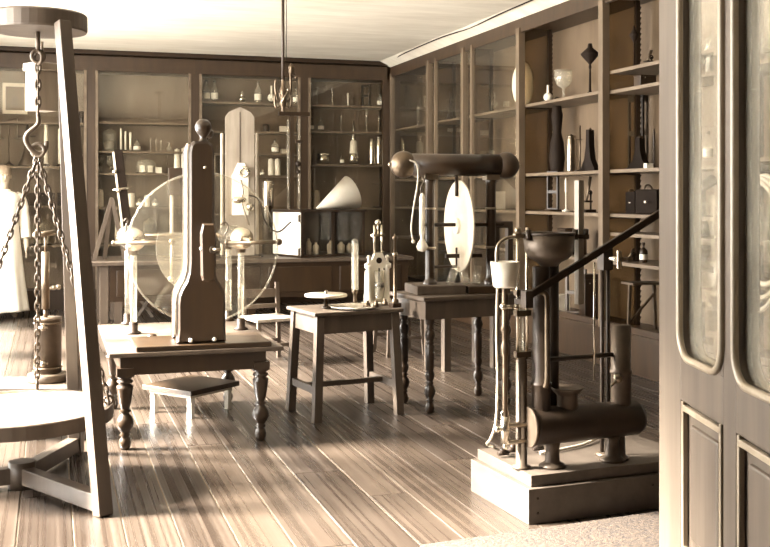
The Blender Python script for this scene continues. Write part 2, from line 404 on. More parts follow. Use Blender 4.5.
slab(0, a0, .02, ZT); slab(b1, DL, .02, ZT); slab(a1, b0, .02, ZT, 'muntin')
for z0, z1, nm in ((.02, .24, 'bottom_rail'), (.80, .96, 'lock_rail'), (2.45, ZT, 'top_rail')):
    slab(a0, a1, z0, z1, nm); slab(b0, b1, z0, z1, nm)
for x0, x1 in ((a0, a1), (b0, b1)):
    z0, z1, R = .96, 2.45, .10
    path = []
    for cx, cz, s0 in ((x1 - R, z0 + R, -PI / 2), (x1 - R, z1 - R, 0), (x0 + R, z1 - R, PI / 2), (x0 + R, z0 + R, PI)):
        path += arc((cx, 0, cz), R, s0, s0 + PI / 2, 6)
    for yy in (-TH - .004, TH + .004):
        bd = MB(); pts = [Vector((p[0], yy, p[2])) for p in path]; pts.append(pts[0]); bd.tube(pts, .014, 6, False)
        ob('bead', bd, 'bead', dr)
    sp = MB()
    for cx, cz, s0, qx, qz in ((x1 - R, z0 + R, -PI / 2, x1, z0), (x1 - R, z1 - R, 0, x1, z1), (x0 + R, z1 - R, PI / 2, x0, z1), (x0 + R, z0 + R, PI, x0, z0)):
        ar = [(p[0], p[2]) for p in arc((cx, 0, cz), R, s0, s0 + PI / 2, 6)]
        sp.prism([(qx, qz)] + ar[::-1], -TH, TH)
    ob('corner_block', sp, 'doorwood', dr)
    ob('pane', MB().bb(x0 + .005, x1 - .005, -.003, .003, z0 + .005, z1 - .005), 'glassdoor', dr)
    # lower panel with a raised field and moulding
    pz0, pz1 = .24, .80
    ob('panel', MB().bb(x0, x1, -.010, .010, pz0, pz1), 'doorwood', dr)
    e = .075
    ob('raised_field', MB().bb(x0 + e, x1 - e, -.022, .022, pz0 + e, pz1 - e), 'doorwood', dr, .010)
    for yy in (-.024, .024):
        fm = MB()
        for c in ((x0 + .015, x0 + .035, pz0, pz1), (x1 - .035, x1 - .015, pz0, pz1), (x0 + .015, x1 - .015, pz1 - .035, pz1 - .012), (x0 + .015, x1 - .015, pz0 + .012, pz0 + .035)):
            fm.bb(c[0], c[1], yy - .010, yy + .010, c[2], c[3])
        ob('moulding', fm, 'bead', dr, .004)
dr2 = tag(dr, 'large pale wood door with two rounded glass panes standing open on the right', None)

# mat of coarse fibre by the door
mp = [G(432, 546), G(660, 513), G(700, 560), G(560, 640), G(420, 600)]
a = G(420, 549); b = G(665, 514); d = (b - a); d.z = 0; nrm = Vector((d.y, -d.x, 0)).normalized() * .8
q = [a, a + nrm, b + nrm, b]
mm = MB().add([(p.x, p.y, .001) for p in q] + [(p.x, p.y, .018) for p in q], [(0, 1, 2, 3), (7, 6, 5, 4), (0, 4, 5, 1), (1, 5, 6, 2), (2, 6, 7, 3), (3, 7, 4, 0)])
c0 = sum(q, Vector()) / 4
mm.v = [p - Vector((c0.x, c0.y, 0)) for p in mm.v]
tag(ob('door_mat', mm, 'matting', None, 0, (c0.x, c0.y, 0)), 'coarse speckled fibre mat on the floor in front of the pump base', 'mat')
# wire along the ceiling
pts = [W(u, v, (ZC - .02 - CH) * F / (HZ - v)) for u, v in ((392, 60.5), (405, 53), (440, 38), (470, 28), (500, 14), (530, 1), (560, -12))]
tag(ob('ceiling_wire', MB().tube([p - pts[0] for p in curve(pts, 4)], .008, 5), 'black', None, 0, pts[0]), 'thin black wire running along the ceiling near the right wall', 'wire')

# ================================================================== tripod with hanging chains
tc = Vector(room((38 - 385) / F * 5.62, 5.62)).to_3d(); hc = Vector(room((22 - 385) / F * 5.59, 5.59)).to_3d(); ho = hc - tc
feet = [Vector(room((103 - 385) / F * 5.1, 5.1)).to_3d(), Vector(room((76.5 - 385) / F * 6.33, 6.33)).to_3d()]
feet.append(hc * 3 - feet[0] - feet[1])
tr = thing('wooden_tripod', 'tall wooden tripod with round top, standing at the left edge', 'tripod', tc)
TZ = 2.42
ob('top_disc', MB().lathe([(0, TZ), (.25, TZ), (.255, TZ + .01), (.255, TZ + .085), (.245, TZ + .095), (0, TZ + .095)], n=40, smooth=False), 'oak', tr)
for i, f in enumerate(feet):
    d = (f - tc); d.z = 0; u_ = d.normalized(); top = u_ * (.285 if i != 1 else .18) + Vector((0, 0, TZ + .02))
    if i == 1: top += Vector((CA, -SA, 0)) * .085
    lg = MB().beam(d, top, .075, .075, up=Vector((-u_.y, u_.x, 0)), w1=.066, h1=.066); ob('leg', lg, 'oak', tr, .005)
    ob('foot_beam', MB().beam(ho + Vector((0, 0, .07)), ho + (d - ho) * .97 + Vector((0, 0, .06)), .07, .085), 'oak', tr, .004)
ob('eye_bolt', MB().cyl((0, 0, TZ - .1), (0, 0, TZ), .012, n=8).torus((0, 0, TZ - .13), .032, .010, (0, 1, 0), 14, 6), 'ironlt', tr)
ob('hub_block', MB().cyl((ho.x, ho.y, 0), (ho.x, ho.y, .14), .07, n=12), 'oak', tr)
def chain(mb, p, q, L=.036, r=.0055):
    p, q = Vector(p), Vector(q); d = q - p; n = max(2, int(d.length / L)); e = d.normalized()
    a = e.cross(Vector((0, 0, 1)) if abs(e.z) < .9 else Vector((1, 0, 0))).normalized(); b = e.cross(a)
    for i in range(n):
        c = p + d * ((i + .5) / n); s = a if i % 2 else b; l = d.length / n * .5 + r * 1.6; w = .0125; pts = []
        for k in range(10):
            th = 2 * PI * k / 10; pts.append(c + e * (math.cos(th) * l) + s * (math.sin(th) * w))
        pts.append(pts[0]); mb.tube(pts, r, 5, False)
hz = 1.55 + (195 - 150) * 5.59 / F
PZ = .435
pc = Vector(room((15 - 385) / F * 5.55, 5.55)).to_3d()
pan = thing('suspended_platform', 'round wooden platform hanging on three chains under the tripod', 'platform', (pc.x, pc.y, PZ))
PR = .50
ob('platform_disc', MB().lathe([(0, -.075), (PR, -.075), (PR + .004, -.07), (PR + .004, -.005), (PR, 0), (PR - .03, .0)], n=48, smooth=False), 'oak', pan)
ob('platform_top', MB().lathe([(PR - .03, 0), (PR - .035, -.012), (0, -.012)], n=48, smooth=False), 'oaklit', pan)  # sunlight on the top is put into its paler colour; rim stays oak
hook = loc(pan, (tc.x, tc.y, hz))
for an in (math.radians(4), math.radians(95), math.radians(247)):
    e = Vector((math.cos(an - A) * PR * .97, math.sin(an - A) * PR * .97, .03))
    cb = MB(); chain(cb, hook - Vector((0, 0, .03)), e, .042, .006); tag(ob('chain', cb, 'ironlt', pan), None, kind='stuff')
    ob('eye_bolt', MB().torus(e, .022, .007, (math.sin(an), math.cos(an), 0), 10, 5).cyl(e - Vector((0, 0, .06)), e, .008, n=6), 'ironlt', pan)
ob('ring', MB().torus(hook, .034, .010, (.3, 1, 0), 16, 6), 'ironlt', pan)
# main chain, from the tripod top to its double hook
ch = thing('hoist_chain', 'iron chain with open hook hanging from the tripod top', 'chain', (tc.x, tc.y, hz))
top = TZ - .17 - hz
cb = MB(); chain(cb, (0, 0, top), (0, 0, .19), .040, .0065); tag(ob('links', cb, 'ironlt', ch), None, kind='stuff')
hk = curve([(0, 0, .20), (0, 0, .14), (-.05, 0, .09), (-.06, 0, .05), (-.03, 0, .0), (.01, 0, -.02), (.04, 0, .01), (.045, 0, .05)], 6)
ob('hook', MB().tube(hk, [.010 + .004 * math.sin(PI * i / (len(hk) - 1)) for i in range(len(hk))], 8), 'ironlt', ch)
ob('shackle', MB().torus((0, 0, top + .03), .034, .009, (.8, .6, 0), 14, 6), 'ironlt', ch)
# wooden box hanging behind the chain
bx = W(42, 84, 5.98)
t = thing('hanging_box', 'pale wooden box with overhanging cap hung behind the upper chain', 'box', bx, math.radians(32))
ob('body', MB().bb(-.065, .065, -.065, .065, -.155, .07), 'pale', t, .004)
ob('cap', MB().bb(-.08, .07, -.08, .07, .07, .115), 'pale', t, .006)
ob('batten', MB().bb(-.072, -.065, -.06, -.02, -.15, .07), 'pale', t)
ob('suspension_rod', MB().tube([(0, 0, .11), (0, 0, TZ - bx.z - .0)], .008, 6), 'ironlt', t)

# low stool behind the tripod with the brass cylinder on it
s0, s1 = G(-70, 388, .34), G(84, 388, .34); d = s1 - s0; r_ = math.atan2(d.y, d.x)
t = thing('low_stool', 'low wooden stool carrying a metal cylinder behind the tripod', 'stool', (s0.x, s0.y, 0), r_)
ob('seat', MB().bb(0, d.length, 0, .42, .30, .34), 'oak', t, .005)
for x in (.06, d.length - .06):
    for y in (.06, .36): ob('leg', MB().bb(x - .025, x + .025, y - .025, y + .025, 0, .30), 'oak', t)
cp = G(48, 381, .34)
t = thing('pump_cylinder', 'grey metal cylinder on a round base with a tall piston rod', 'pump', cp)
k = 6.75 / F
ob('base', MB().lathe([(0, 0), (.125, 0), (.13, .01), (.13, .045), (.12, .055), (0, .055)], n=28), 'ironlt', t)
ob('barrel', MB().lathe([(0, .055), (.085, .055), (.085, .40), (.088, .40), (.088, .415), (0, .415)], n=28), 'ironlt', t)
for z in (.09, .38): ob('band', MB().torus((0, 0, z), .086, .006), 'brassdk', t)
for z in (.13, .36): ob('tap', MB().cyl((-.03, -.07, z), (-.03, -.125, z), .014, n=8).sph((-.03, -.125, z), .02, 8).cyl((-.06, -.11, z), (0, -.11, z), .007, n=6), 'brass', t)
rx = -.015
ob('piston_rod', MB().cyl((rx, 0, .41), (rx, 0, .47), .014, n=8).cyl((rx, 0, .47), (rx, 0, .84), .026, n=12).cyl((rx, 0, .84), (rx, 0, .95), .009, n=8), 'brassdk', t)
ob('cross_handle', MB().cyl((rx - .055, -.02, .95), (rx + .06, .02, .965), .018, n=10).sph((rx - .055, -.02, .95), .026, 10), 'brassdk', t)
ob('side_cock', MB().cyl((rx, 0, .60), (rx + .08, 0, .61), .010, n=8).sph((rx + .08, 0, .61), .018, 8).sph((rx + .05, 0, .605), .016, 8), 'brass', t)

# ================================================================== turned-leg table with the glass disc machine
def turned(h, k=1.0, style=0):
    if style == 0:
        p = [(0, 0), (.022, 0), (.030, .02), (.034, .045), (.028, .07), (.020, .082), (.032, .092), (.020, .104), (.036, .125), (.046, .15), (.048, .175), (.040, .20), (.026, .222), (.022, .232), (.036, .242), (.022, .254), (.026, .262), (.034, .30), (.044, .38), (.046, .40), (.030, .412), (.044, .424), (.044, .434), (.030, .446), (.05, .458), (.05, .47)]
        s = h / .47
    else:
        p = [(0, 0), (.018, 0), (.026, .015), (.030, .04), (.024, .065), (.016, .08), (.028, .09), (.016, .10), (.026, .115), (.034, .14), (.036, .16), (.028, .185), (.018, .205), (.028, .215), (.018, .225), (.024, .24), (.030, .265), (.030, .28), (.020, .30), (.026, .31), (.028, .40), (.030, .48), (.020, .49), (.030, .50), (.020, .51), (.028, .53), (.034, .555), (.028, .58), (.018, .595), (.028, .605), (.018, .617), (.026, .635), (.03, .65), (.03, .67)]
        s = h / .67
    return [(r * k, z * s) for r, z in p]
tx0, tx1, ty0, ty1, tz = .435, 1.27, 6.60, 7.88, .60
tb = thing('turned_leg_table', 'low dark table with turned legs carrying the glass disc machine', 'table', (tx0, ty0, 0))
ob('table_top', MB().bb(-.10, tx1 - tx0 + .13, -.10, ty1 - ty0 + .12, tz - .028, tz), 'oak', tb, .006)
ob('apron', MB().bb(-.03, tx1 - tx0 + .03, -.03, ty1 - ty0 + .03, .455, tz - .028), 'mahog', tb)
for x in (0, tx1 - tx0):
    for y in (0, ty1 - ty0):
        lg = MB().lathe(turned(.455, 1.12), (x, y, 0), 18); lg.box((x, y, .475), (.1, .1, .05)); ob('leg', lg, 'mahog', tb)
# machine
mx, my = .895, 6.62
ma = thing('disc_electrical_machine', 'large friction machine with glass disc between bottle-shaped wooden uprights', 'machine', (mx, my, tz))
ob('base_board', MB().bb(-.40, .43, -.11, .38, 0, .032), 'mahog', ma, .006)
def upright(y0, y1, m='mahog'):
    half = [(.152, .035), (.15, .12), (.15, .28), (.145, .33), (.125, .38), (.10, .42), (.085, .47), (.08, .54), (.08, 1.22), (.07, 1.26), (.045, 1.285)]
    poly = [(x, z) for x, z in half] + [(-x, z) for x, z in half[::-1]]
    return MB().prism(poly, y0, y1, .018)
ob('upright', upright(-.06, .02), 'cab', ma); ob('upright', upright(.20, .28), 'mahog', ma)
ob('lit_edge', MB().tube([(-.158, -.03, .09), (-.158, -.03, .28), (-.152, -.03, .33), (-.132, -.03, .38), (-.107, -.03, .42), (-.092, -.03, .47), (-.087, -.03, .54), (-.087, -.03, 1.22), (-.075, -.03, 1.265)], .016, 8), 'cream', ma)  # light catching the left chamfer, put in as a cream strip
ob('finial', MB().lathe([(.03, 1.285), (.02, 1.30), (.018, 1.31), (.035, 1.33), (.05, 1.355), (.052, 1.375), (.045, 1.40), (.025, 1.42), (0, 1.425)], (.015, -.02, 0), 20), 'mahog', ma)
ob('finial', MB().sph((.085, .24, 1.35), .034, 14).cyl((.06, .24, 1.28), (.08, .24, 1.34), .012, n=8), 'mahog', ma)
DZc = .615; DR = .475
disc = MB().lathe([(.02, -.006), (DR - .004, -.006), (DR, -.002), (DR, .002), (DR - .004, .006), (.02, .006)], (.035, .11, DZc), 72, axis=(0, 1, 0))
ds = ob('glass_disc', disc, 'glassdisc', ma)
ob('rim', MB().torus((.035, .11, DZc), DR, .0055, (0, 1, 0), 72, 6), 'glassmilk', ds)
# oiled silk apron on the left lower quarter
sil = []
for yy in (.095, .125):
    pl = [(.035 + .30 * math.cos(a), DZc + .30 * math.sin(a)) for a in [math.radians(x) for x in range(160, 250, 10)]]
    sil.append(pl)
ob('silk_apron', MB().prism([(-.06, DZc + .10), (-.05, DZc + .0)] [::-1] + sil[0], .090, .097), 'glasssilk', ma)
ob('axle', MB().cyl((.0, -.14, DZc), (0, .32, DZc), .016, n=12), 'brass', ma)
cr = MB().prism([(-.045, DZc - .16), (-.035, DZc - .19), (0, DZc - .20), (.035, DZc - .19), (.045, DZc - .16), (.05, DZc + .10), (.035, DZc + .16), (-.035, DZc + .16), (-.05, DZc + .10)], -.145, -.105, .012)
cr.v = [p + Vector((.03, 0, 0)) for p in cr.v]
ob('crank', cr, 'cab', ma)
ob('crank_bolt', MB().cyl((.055, -.145, DZc), (.055, -.165, DZc), .022, n=10).cyl((.055, -.16, DZc), (.10, -.17, DZc + .002), .010, n=8), 'brass', ma)
for x in (-.07, .075): ob('peg', MB().sph((x, -.075, .055), .014, 8), 'ceramic', ma)
ob('screw', MB().sph((.02, -.062, 1.12), .012, 8), 'nickel', ma)
ztop = 1.55 - 47 * 7.2 / F - tz
for side, xx in ((-1, .545), (1, 1.285)):
    lx = xx - mx
    y0_, y1_ = 7.40 - my, 7.95 - my
    zc = .645
    cd = MB().tube([(lx, y0_ - .16, zc), (lx, y0_ - .14, zc), (lx, y0_ - .08, zc), (lx, y0_, zc), (lx, y1_, zc), (lx, y1_ + .06, zc), (lx, y1_ + .09, zc)], [.02, .05, .075, .082, .082, .05, .02], 20)
    ob('conductor', cd, 'nickel' if side < 0 else 'nickel', ma)
    for yy in (y0_, y1_):
        ob('glass_pillar', MB().cyl((lx, yy, .06), (lx, yy, zc - .09), .022, n=14), 'glassmilk', ma)
        ob('pillar_cup', MB().lathe([(0, 0), (.05, 0), (.05, .012), (.03, .02), (.03, .075), (.026, .08), (0, .08)], (lx, yy, 0), 16), 'dark', ma)
        ob('pillar_cap', MB().lathe([(.024, -.10), (.032, -.10), (.032, -.06), (.06, -.03), (.06, 0), (0, 0)], (lx, yy, zc), 16), 'brassdk', ma)
    # comb bar across the face of the disc and its hanging ball rod
    a_ = loc(ma, W(114 if side < 0 else 227, 243, 7.0)); b_ = loc(ma, W(172 if side < 0 else 279, 242, 6.85))
    ob('comb_bar', MB().tube([a_, b_], .013, 8).sph(b_, .022, 10).sph(a_, .018, 10), 'brassdk', ma)
    ob('comb_link', MB().tube([(lx, y0_ - .15, zc), (lx, a_.y + .02, a_.z + .01)], .016, 8), 'brassdk', ma)
    if side < 0:
        c_ = loc(ma, W(171, 279, 6.85)); ob('ball_rod', MB().tube([b_, c_], .009, 8).sph(c_, .020, 10), 'brass', ma)
        e_ = loc(ma, W(126, 226, 7.1)); ob('hook', MB().tube(curve([e_ + Vector((0, 0, -.06)), e_, e_ + Vector((.015, 0, .03)), e_ + Vector((.0, 0, .05)), e_ + Vector((-.015, 0, .03))], 5), .005, 6), 'ironlt', ma)
    else:
        e_ = loc(ma, W(224, 228, 7.1)); ob('hook', MB().tube(curve([e_ + Vector((0, 0, -.05)), e_ + Vector((.02, 0, -.02)), e_ + Vector((.025, 0, .02)), e_ + Vector((.0, 0, .04)), e_ + Vector((-.022, 0, .02))], 5), .006, 6), 'ironlt', ma)
ob('cross_rod', MB().cyl((.545 - mx, 7.95 - my, .645), (1.285 - mx, 7.95 - my, .645), .02, n=12), 'brassdk', ma)
kp = G(152, 340, tz)
tag(ob('knob_weight', MB().lathe([(0, 0), (.03, 0), (.034, .015), (.03, .035), (.012, .042), (0, .044)], n=16), 'dark', None, 0, kp), 'small dark knob lying on the low table by the disc machine', 'knob')

# white footstool under it
a, b, c = G(191, 419), G(151, 412), G(231, 409)
e1 = (b - a); e2 = (c - a); cc = (b + c) / 2; an = math.atan2(e2.y, e2.x)
t = thing('footstool', 'low square footstool with white legs under the disc machine table', 'footstool', (cc.x, cc.y, 0), an)
ob('seat', MB().bb(-.25, .25, -.24, .24, .165, .20), 'cab', t, .004)
ob('apron', MB().bb(-.215, .215, -.20, .20, .14, .165), 'cream', t)
for x in (-.19, .19):
    for y in (-.18, .18): ob('leg', MB().bb(x - .018, x + .018, y - .018, y + .018, 0, .14), 'white', t)

# ================================================================== middle table with splayed legs
sc_, sr = Vector((2.0, 7.25, 0)), math.radians(9)
t = thing('splayed_leg_table', 'wooden table with straight splayed legs and stretchers in the room centre', 'table', sc_, sr)
ob('table_top', MB().bb(-.34, .34, -.265, .265, .725, .75), 'oak', t, .006)
ob('apron', MB().bb(-.30, .30, -.23, -.21, .60, .725).bb(-.30, .30, .21, .23, .60, .725).bb(-.30, -.28, -.21, .21, .60, .725).bb(.28, .30, -.21, .21, .60, .725), 'oak', t)
for x in (-1, 1):
    for y in (-1, 1): ob('leg', MB().beam((x * .315, y * .24, 0), (x * .285, y * .215, .72), .058, .058, up=(0, 1, 0)), 'oak', t, .003)
for x in (-1, 1): ob('side_stretcher', MB().bb(x * .307 - .014, x * .307 + .014, -.22, .22, .19, .24), 'oak', t)
ob('cross_stretcher', MB().bb(-.30, .30, -.02, .02, .20, .235), 'oak', t)
TT = .75
# turntable
p = G(326, 308.5, TT)
t = thing('turntable', 'pale round plate on a short spindle, on the middle table', 'turntable', p, sr)
ob('plate', MB().lathe([(0, .085), (.145, .085), (.15, .090), (.15, .098), (.145, .104), (0, .104)], (0, .0, 0), 36), 'cream', t)
ob('spindle', MB().lathe([(0, 0), (.035, 0), (.035, .012), (.016, .02), (.016, .085), (0, .085)], (0, .0, 0), 14), 'dark', t)
ob('centre_pin', MB().lathe([(.012, .104), (.012, .125), (.004, .13), (0, .13)], (0, .0, 0), 10), 'brass', t)
p = G(354, 308.5, TT)
t = thing('shallow_dish', 'wide pale dish lying flat on the middle table', 'dish', p, sr)
ob('bowl', MB().lathe([(0, .004), (.12, .004), (.165, .012), (.17, .022), (.16, .02), (.12, .012), (0, .012)], n=32), 'ceramic', t)
ob('foot_ring', MB().lathe([(.10, 0), (.11, 0), (.11, .006), (.10, .006)], n=24), 'ceramic', t)
for k, (u, v, s_) in enumerate(((367, 308.5, .03), (376, 308.5, .022), (385, 307, .026))):
    p = G(u, v + 1, TT)
    tag(ob('brass_fitting', MB().lathe([(0, .02), (s_, .02), (s_ * .7, .045), (s_ * .4, .05), (s_ * .5, .06), (0, .065)], n=12), 'brassdk', None, 0, p + Vector((0, 0, .0))), ['small brass fitting left of the white frame engine foot', 'small round brass fitting on the dish edge, middle of three', 'small brass fitting beside the dark post base'][k], 'fitting', 'brass fittings on the middle table')
# glass tube thermometer
p = G(355, 305, TT)
k = 7.5 / F
t = thing('tube_thermometer', 'tall white glass tube with rounded top on a brass foot', 'thermometer', p)
ob('foot', MB().lathe([(0, 0), (.035, 0), (.035, .01), (.012, .02), (.012, .08), (.022, .09), (.022, .11), (0, .11)], n=14), 'brassdk', t)
ob('tube', MB().lathe([(.026, .11), (.027, .44), (.024, .465), (.014, .48), (0, .483)], n=16), 'glassmilk', t)
ob('scale_strip', MB().bb(-.010, .010, -.004, .004, .11, .45), 'white', t)
# white frame engine
p = G(378, 305, TT) 
t = thing('frame_engine', 'white framed twin column apparatus with glass cylinder on the middle table', 'apparatus', p, sr)
ob('base', MB().bb(-.11, .11, -.06, .06, 0, .022), 'ceramic', t, .004)
for x in (-.075, .075):
    ob('column', MB().lathe([(.028, .022), (.028, .04), (.018, .05), (.016, .26), (.026, .27), (.026, .29), (.012, .30), (.010, .34), (.016, .345), (.012, .36), (0, .365)], (x, 0, 0), 12), 'white', t)
    ob('side_plate', MB().prism([(x - .025, .022), (x + .025, .022), (x + .016, .25), (x - .016, .25)], .015, .03), 'white', t)
ob('head_frame', MB().prism([(-.10, .27), (.10, .27), (.10, .30), (.05, .33), (.03, .38), (-.03, .38), (-.05, .33), (-.10, .30)], -.015, .015), 'white', t)
ob('head_hole', MB().cyl((0, -.022, .325), (0, -.012, .325), .022, n=14), 'dark', t)
for x in (-.03, .03): ob('guide_rod', MB().cyl((x, 0, .37), (x, 0, .58), .008, n=8), 'nickel', t)
ob('guide_head', MB().bb(-.05, .05, -.015, .015, .50, .515).sph((0, 0, .60), .022, 10).cyl((0, 0, .515), (0, 0, .60), .007, n=6), 'nickel', t)
ob('glass_cylinder', MB().lathe([(.038, .05), (.038, .25), (.034, .25), (.034, .05)], (0, -.02, 0), 18), 'glassmilk', t)
ob('piston', MB().cyl((0, -.02, .13), (0, -.02, .165), .036, n=16).cyl((0, -.02, .165), (0, -.02, .27), .007, n=6), 'dark', t)
ob('backing', MB().bb(-.06, .06, .032, .038, .022, .27), 'white', t)
p = G(395, 307, TT)
t = thing('pillar_stand', 'slim dark pillar on a square block at the middle table corner', 'stand', p, sr)
ob('block', MB().bb(-.035, .035, -.035, .035, 0, .03), 'dark', t, .003)
ob('pillar', MB().lathe([(.026, .03), (.026, .05), (.013, .06), (.012, .48), (.02, .485), (.02, .50), (.008, .51), (0, .53)], n=12), 'brassdk', t)
ob('collar', MB().lathe([(.012, .36), (.02, .365), (.02, .385), (.012, .39)], n=12), 'brass', t)

# ================================================================== right turned-leg table with the tube conductor machine
rc, rr_ = Vector((2.86, 7.29, 0)), math.radians(8.5)
t = thing('turned_leg_table', 'tall dark table with slim turned legs under the white disc machine', 'table', rc, rr_)
ob('table_top', MB().bb(-.41, .41, -.28, .28, .80, .83), 'oak', t, .006)
ob('apron', MB().bb(-.385, .385, -.255, .255, .67, .80), 'oak', t)
for x in (-.32, .32):
    for y in (-.20, .20): ob('leg', MB().lathe(turned(.67, 1.15, 1), (x, y, 0), 18), 'mahog', t)
RT = .83
hm = thing('tube_conductor_machine', 'machine with thick horizontal tube on posts and an upright white disc', 'machine', (rc.x, rc.y, RT), math.radians(-3))
def hl(u, v, t_=0): return lp_(hm, u, v, 0)
ob('base_block', MB().bb(-.34, .03, -.17, .17, 0, .065), 'oak', hm, .006)
ob('base_block', MB().bb(.05, .37, -.17, .17, 0, .055), 'mahog', hm, .006)
lc = hl(430, 283, 7.45); rcx = hl(491, 283, 7.75)
zt = .92
for c, m_ in ((lc, 'mahog'), (rcx, 'mahog')):
    ob('post', MB().lathe([(.055, .055), (.055, .08), (.04, .09), (.036, .12), (.036, .80), (.042, .81), (.042, .84), (.03, .86)], (c.x, 0, 0), 18), m_, hm)
    ob('post_collar', MB().torus((c.x, 0, .33), .036, .010, n=18).torus((c.x, 0, .62), .036, .008, n=18), 'brass', hm)
xl, xr_ = hl(403.5, 165).x, hl(506, 165).x
zt = hl(455, 165, 7.5).z
ob('tube_conductor', MB().cyl((xl, 0, zt), (xr_, 0, zt), .082, n=28), 'mahog', hm)
for x in (xl, xr_):
    b_ = ob('ball_end', MB().sph((x, 0, zt), .100, 24), 'brassdk' if x == xl else 'cab', hm)
    ob('tip', MB().sph((x + (-.1 if x == xl else .1), 0, zt), .018, 10), 'brass', b_)
for c in (lc, rcx): ob('saddle', MB().bb(c.x - .05, c.x + .05, -.05, .05, zt - .11, zt - .07), 'brass', hm)
dx = hl(459, 225, 7.6).x; dz = hl(459, 226, 7.55).z
ob('white_disc', MB().lathe([(0, -.008), (.335, -.008), (.34, -.004), (.34, .004), (.335, .008), (0, .008)], (dx, 0, dz), 56, axis=(1, 0, 0)), 'offwhite', hm)
ob('hub', MB().cyl((dx - .03, 0, dz), (dx + .03, 0, dz), .06, n=20), 'cream', hm)
ob('axle', MB().cyl((lc.x - .05, 0, dz + .01), (rcx.x + .10, 0, dz + .01), .014, n=10), 'dark', hm)
ob('comb', MB().cyl((dx - .02, 0, dz + .22), (dx - .02, 0, zt - .08), .012, n=8), 'iron', hm)
ob('comb', MB().cyl((lc.x, 0, dz - .30), (dx - .02, 0, dz - .30), .011, n=8).cyl((dx - .02, 0, dz - .30), (dx - .02, 0, dz - .16), .008, n=8), 'iron', hm)
for x0, x1 in ((dx - .09, dx - .03), (dx + .05, dx + .0), (dx + .12, dx + .14)):
    ob('glass_support', MB().cyl((x0, -.04, .06), (x1, -.02, dz - .30), .028, n=14), 'glassmilk', hm)
ob('support_clamp', MB().bb(dx - .11, dx + .17, -.035, .0, .255, .285), 'dark', hm)
ob('arched_frame', MB().prism([(rcx.x + .05, .055), (rcx.x + .09, .055), (rcx.x + .09, .47), (rcx.x + .16, .47), (rcx.x + .16, .055), (rcx.x + .20, .055), (rcx.x + .20, .52), (rcx.x + .05, .52)], .06, .12), 'oak', hm)
wr = curve([(xl + .02, -.09, zt + .03), (xl + .07, -.10, zt), (xl + .08, -.10, zt - .12), (xl + .05, -.10, zt - .30), (xl + .03, -.10, zt - .46), (xl + .045, -.1, zt - .56)], 6)
ob('lead_wire', MB().tube(wr, .006, 6).sph(wr[-1], .014, 8), 'cream', hm)
hx = hl(421, 180, 7.42).x
pd = MB().tube(curve([(hx, -.03, zt - .08), (hx + .015, -.03, zt - .12), (hx - .01, -.03, zt - .17), (hx, -.03, zt - .22)], 5), .006, 6)
ob('hanging_hook', pd, 'ironlt', hm)
ob('hanging_rod', MB().lathe([(0, -.20), (.014, -.22), (.020, -.24), (.022, -.50), (.012, -.54), (.03, -.57), (.045, -.60), (.03, -.63), (0, -.64)], (hx, -.03, zt), 14), 'ceramic', hm)

# ================================================================== the pump on its two-step base
FL = G(528.6, 525.3); pr = math.radians(3.6)
pb = thing('wooden_plinth', 'two-step wooden base box, pale on its left side, under the pump', 'plinth', FL, pr)
BWd, BDp, B1, B2 = 1.02, .62, .167, .222
ob('lower_step', MB().bb(0, BWd, 0, BDp, 0, B1), 'plinthwood', pb, .003)
ob('upper_step', MB().bb(.03, BWd - .03, .03, BDp - .02, B1, B2), 'plinthwood', pb, .003)
for x, z in ((BWd * .68, .12), (.05, .12), (.05, .05)): ob('nail', MB().sph((x, 0, z), .007, 6), 'iron', pb)
pu = thing('boiler_pump', 'iron lever pump with horizontal boiler, funnel bowl and white cup', 'pump', FL + Vector((0, 0, B2)), pr)
PY = [.2]
def pl(u, v, t_=0): return lp_(pu, u, v, PY[0])
def pg(u, v, z=B2): return loc(pu, G(u, v, z))
f1, f2 = pg(551, 466), pg(613.5, 461)
by = (f1.y + f2.y) / 2; PY[0] = by; bz = .205; br = .086
x0, x1 = pl(530, 424, 5.16).x, pl(641, 419, 5.33).x
boiler = ob('boiler', MB().tube([(x0, by, bz), (x0 + .02, by, bz), (x1 - .04, by, bz), (x1 - .015, by, bz), (x1, by, bz)], [br + .006, br + .006, br, br * .85, br * .3], 36), 'iron', pu)
ob('end_flange', MB().cyl((x0 - .018, by, bz), (x0, by, bz), br + .012, n=36), 'ironlt', boiler)
ob('boiler_seam', MB().torus((x0 + .06, by, bz), br + .001, .004, (1, 0, 0), 36, 6), 'iron', boiler)
for f in (f1, f2):
    ob('boiler_foot', MB().lathe([(0, 0), (.065, 0), (.068, .01), (.05, .02), (.036, .03), (.034, .10), (.045, .13), (0, .15)], (f.x, by, 0), 20), 'ironlt', pu)
# funnel neck on the boiler
nx = pl(567, 400, 5.2).x
ob('filler_neck', MB().lathe([(.052, .27), (.052, .345), (.056, .35), (.075, .372), (.08, .38), (.078, .384), (.06, .37), (.0, .365)], (nx, by, 0), 24), 'ironlt', pu)
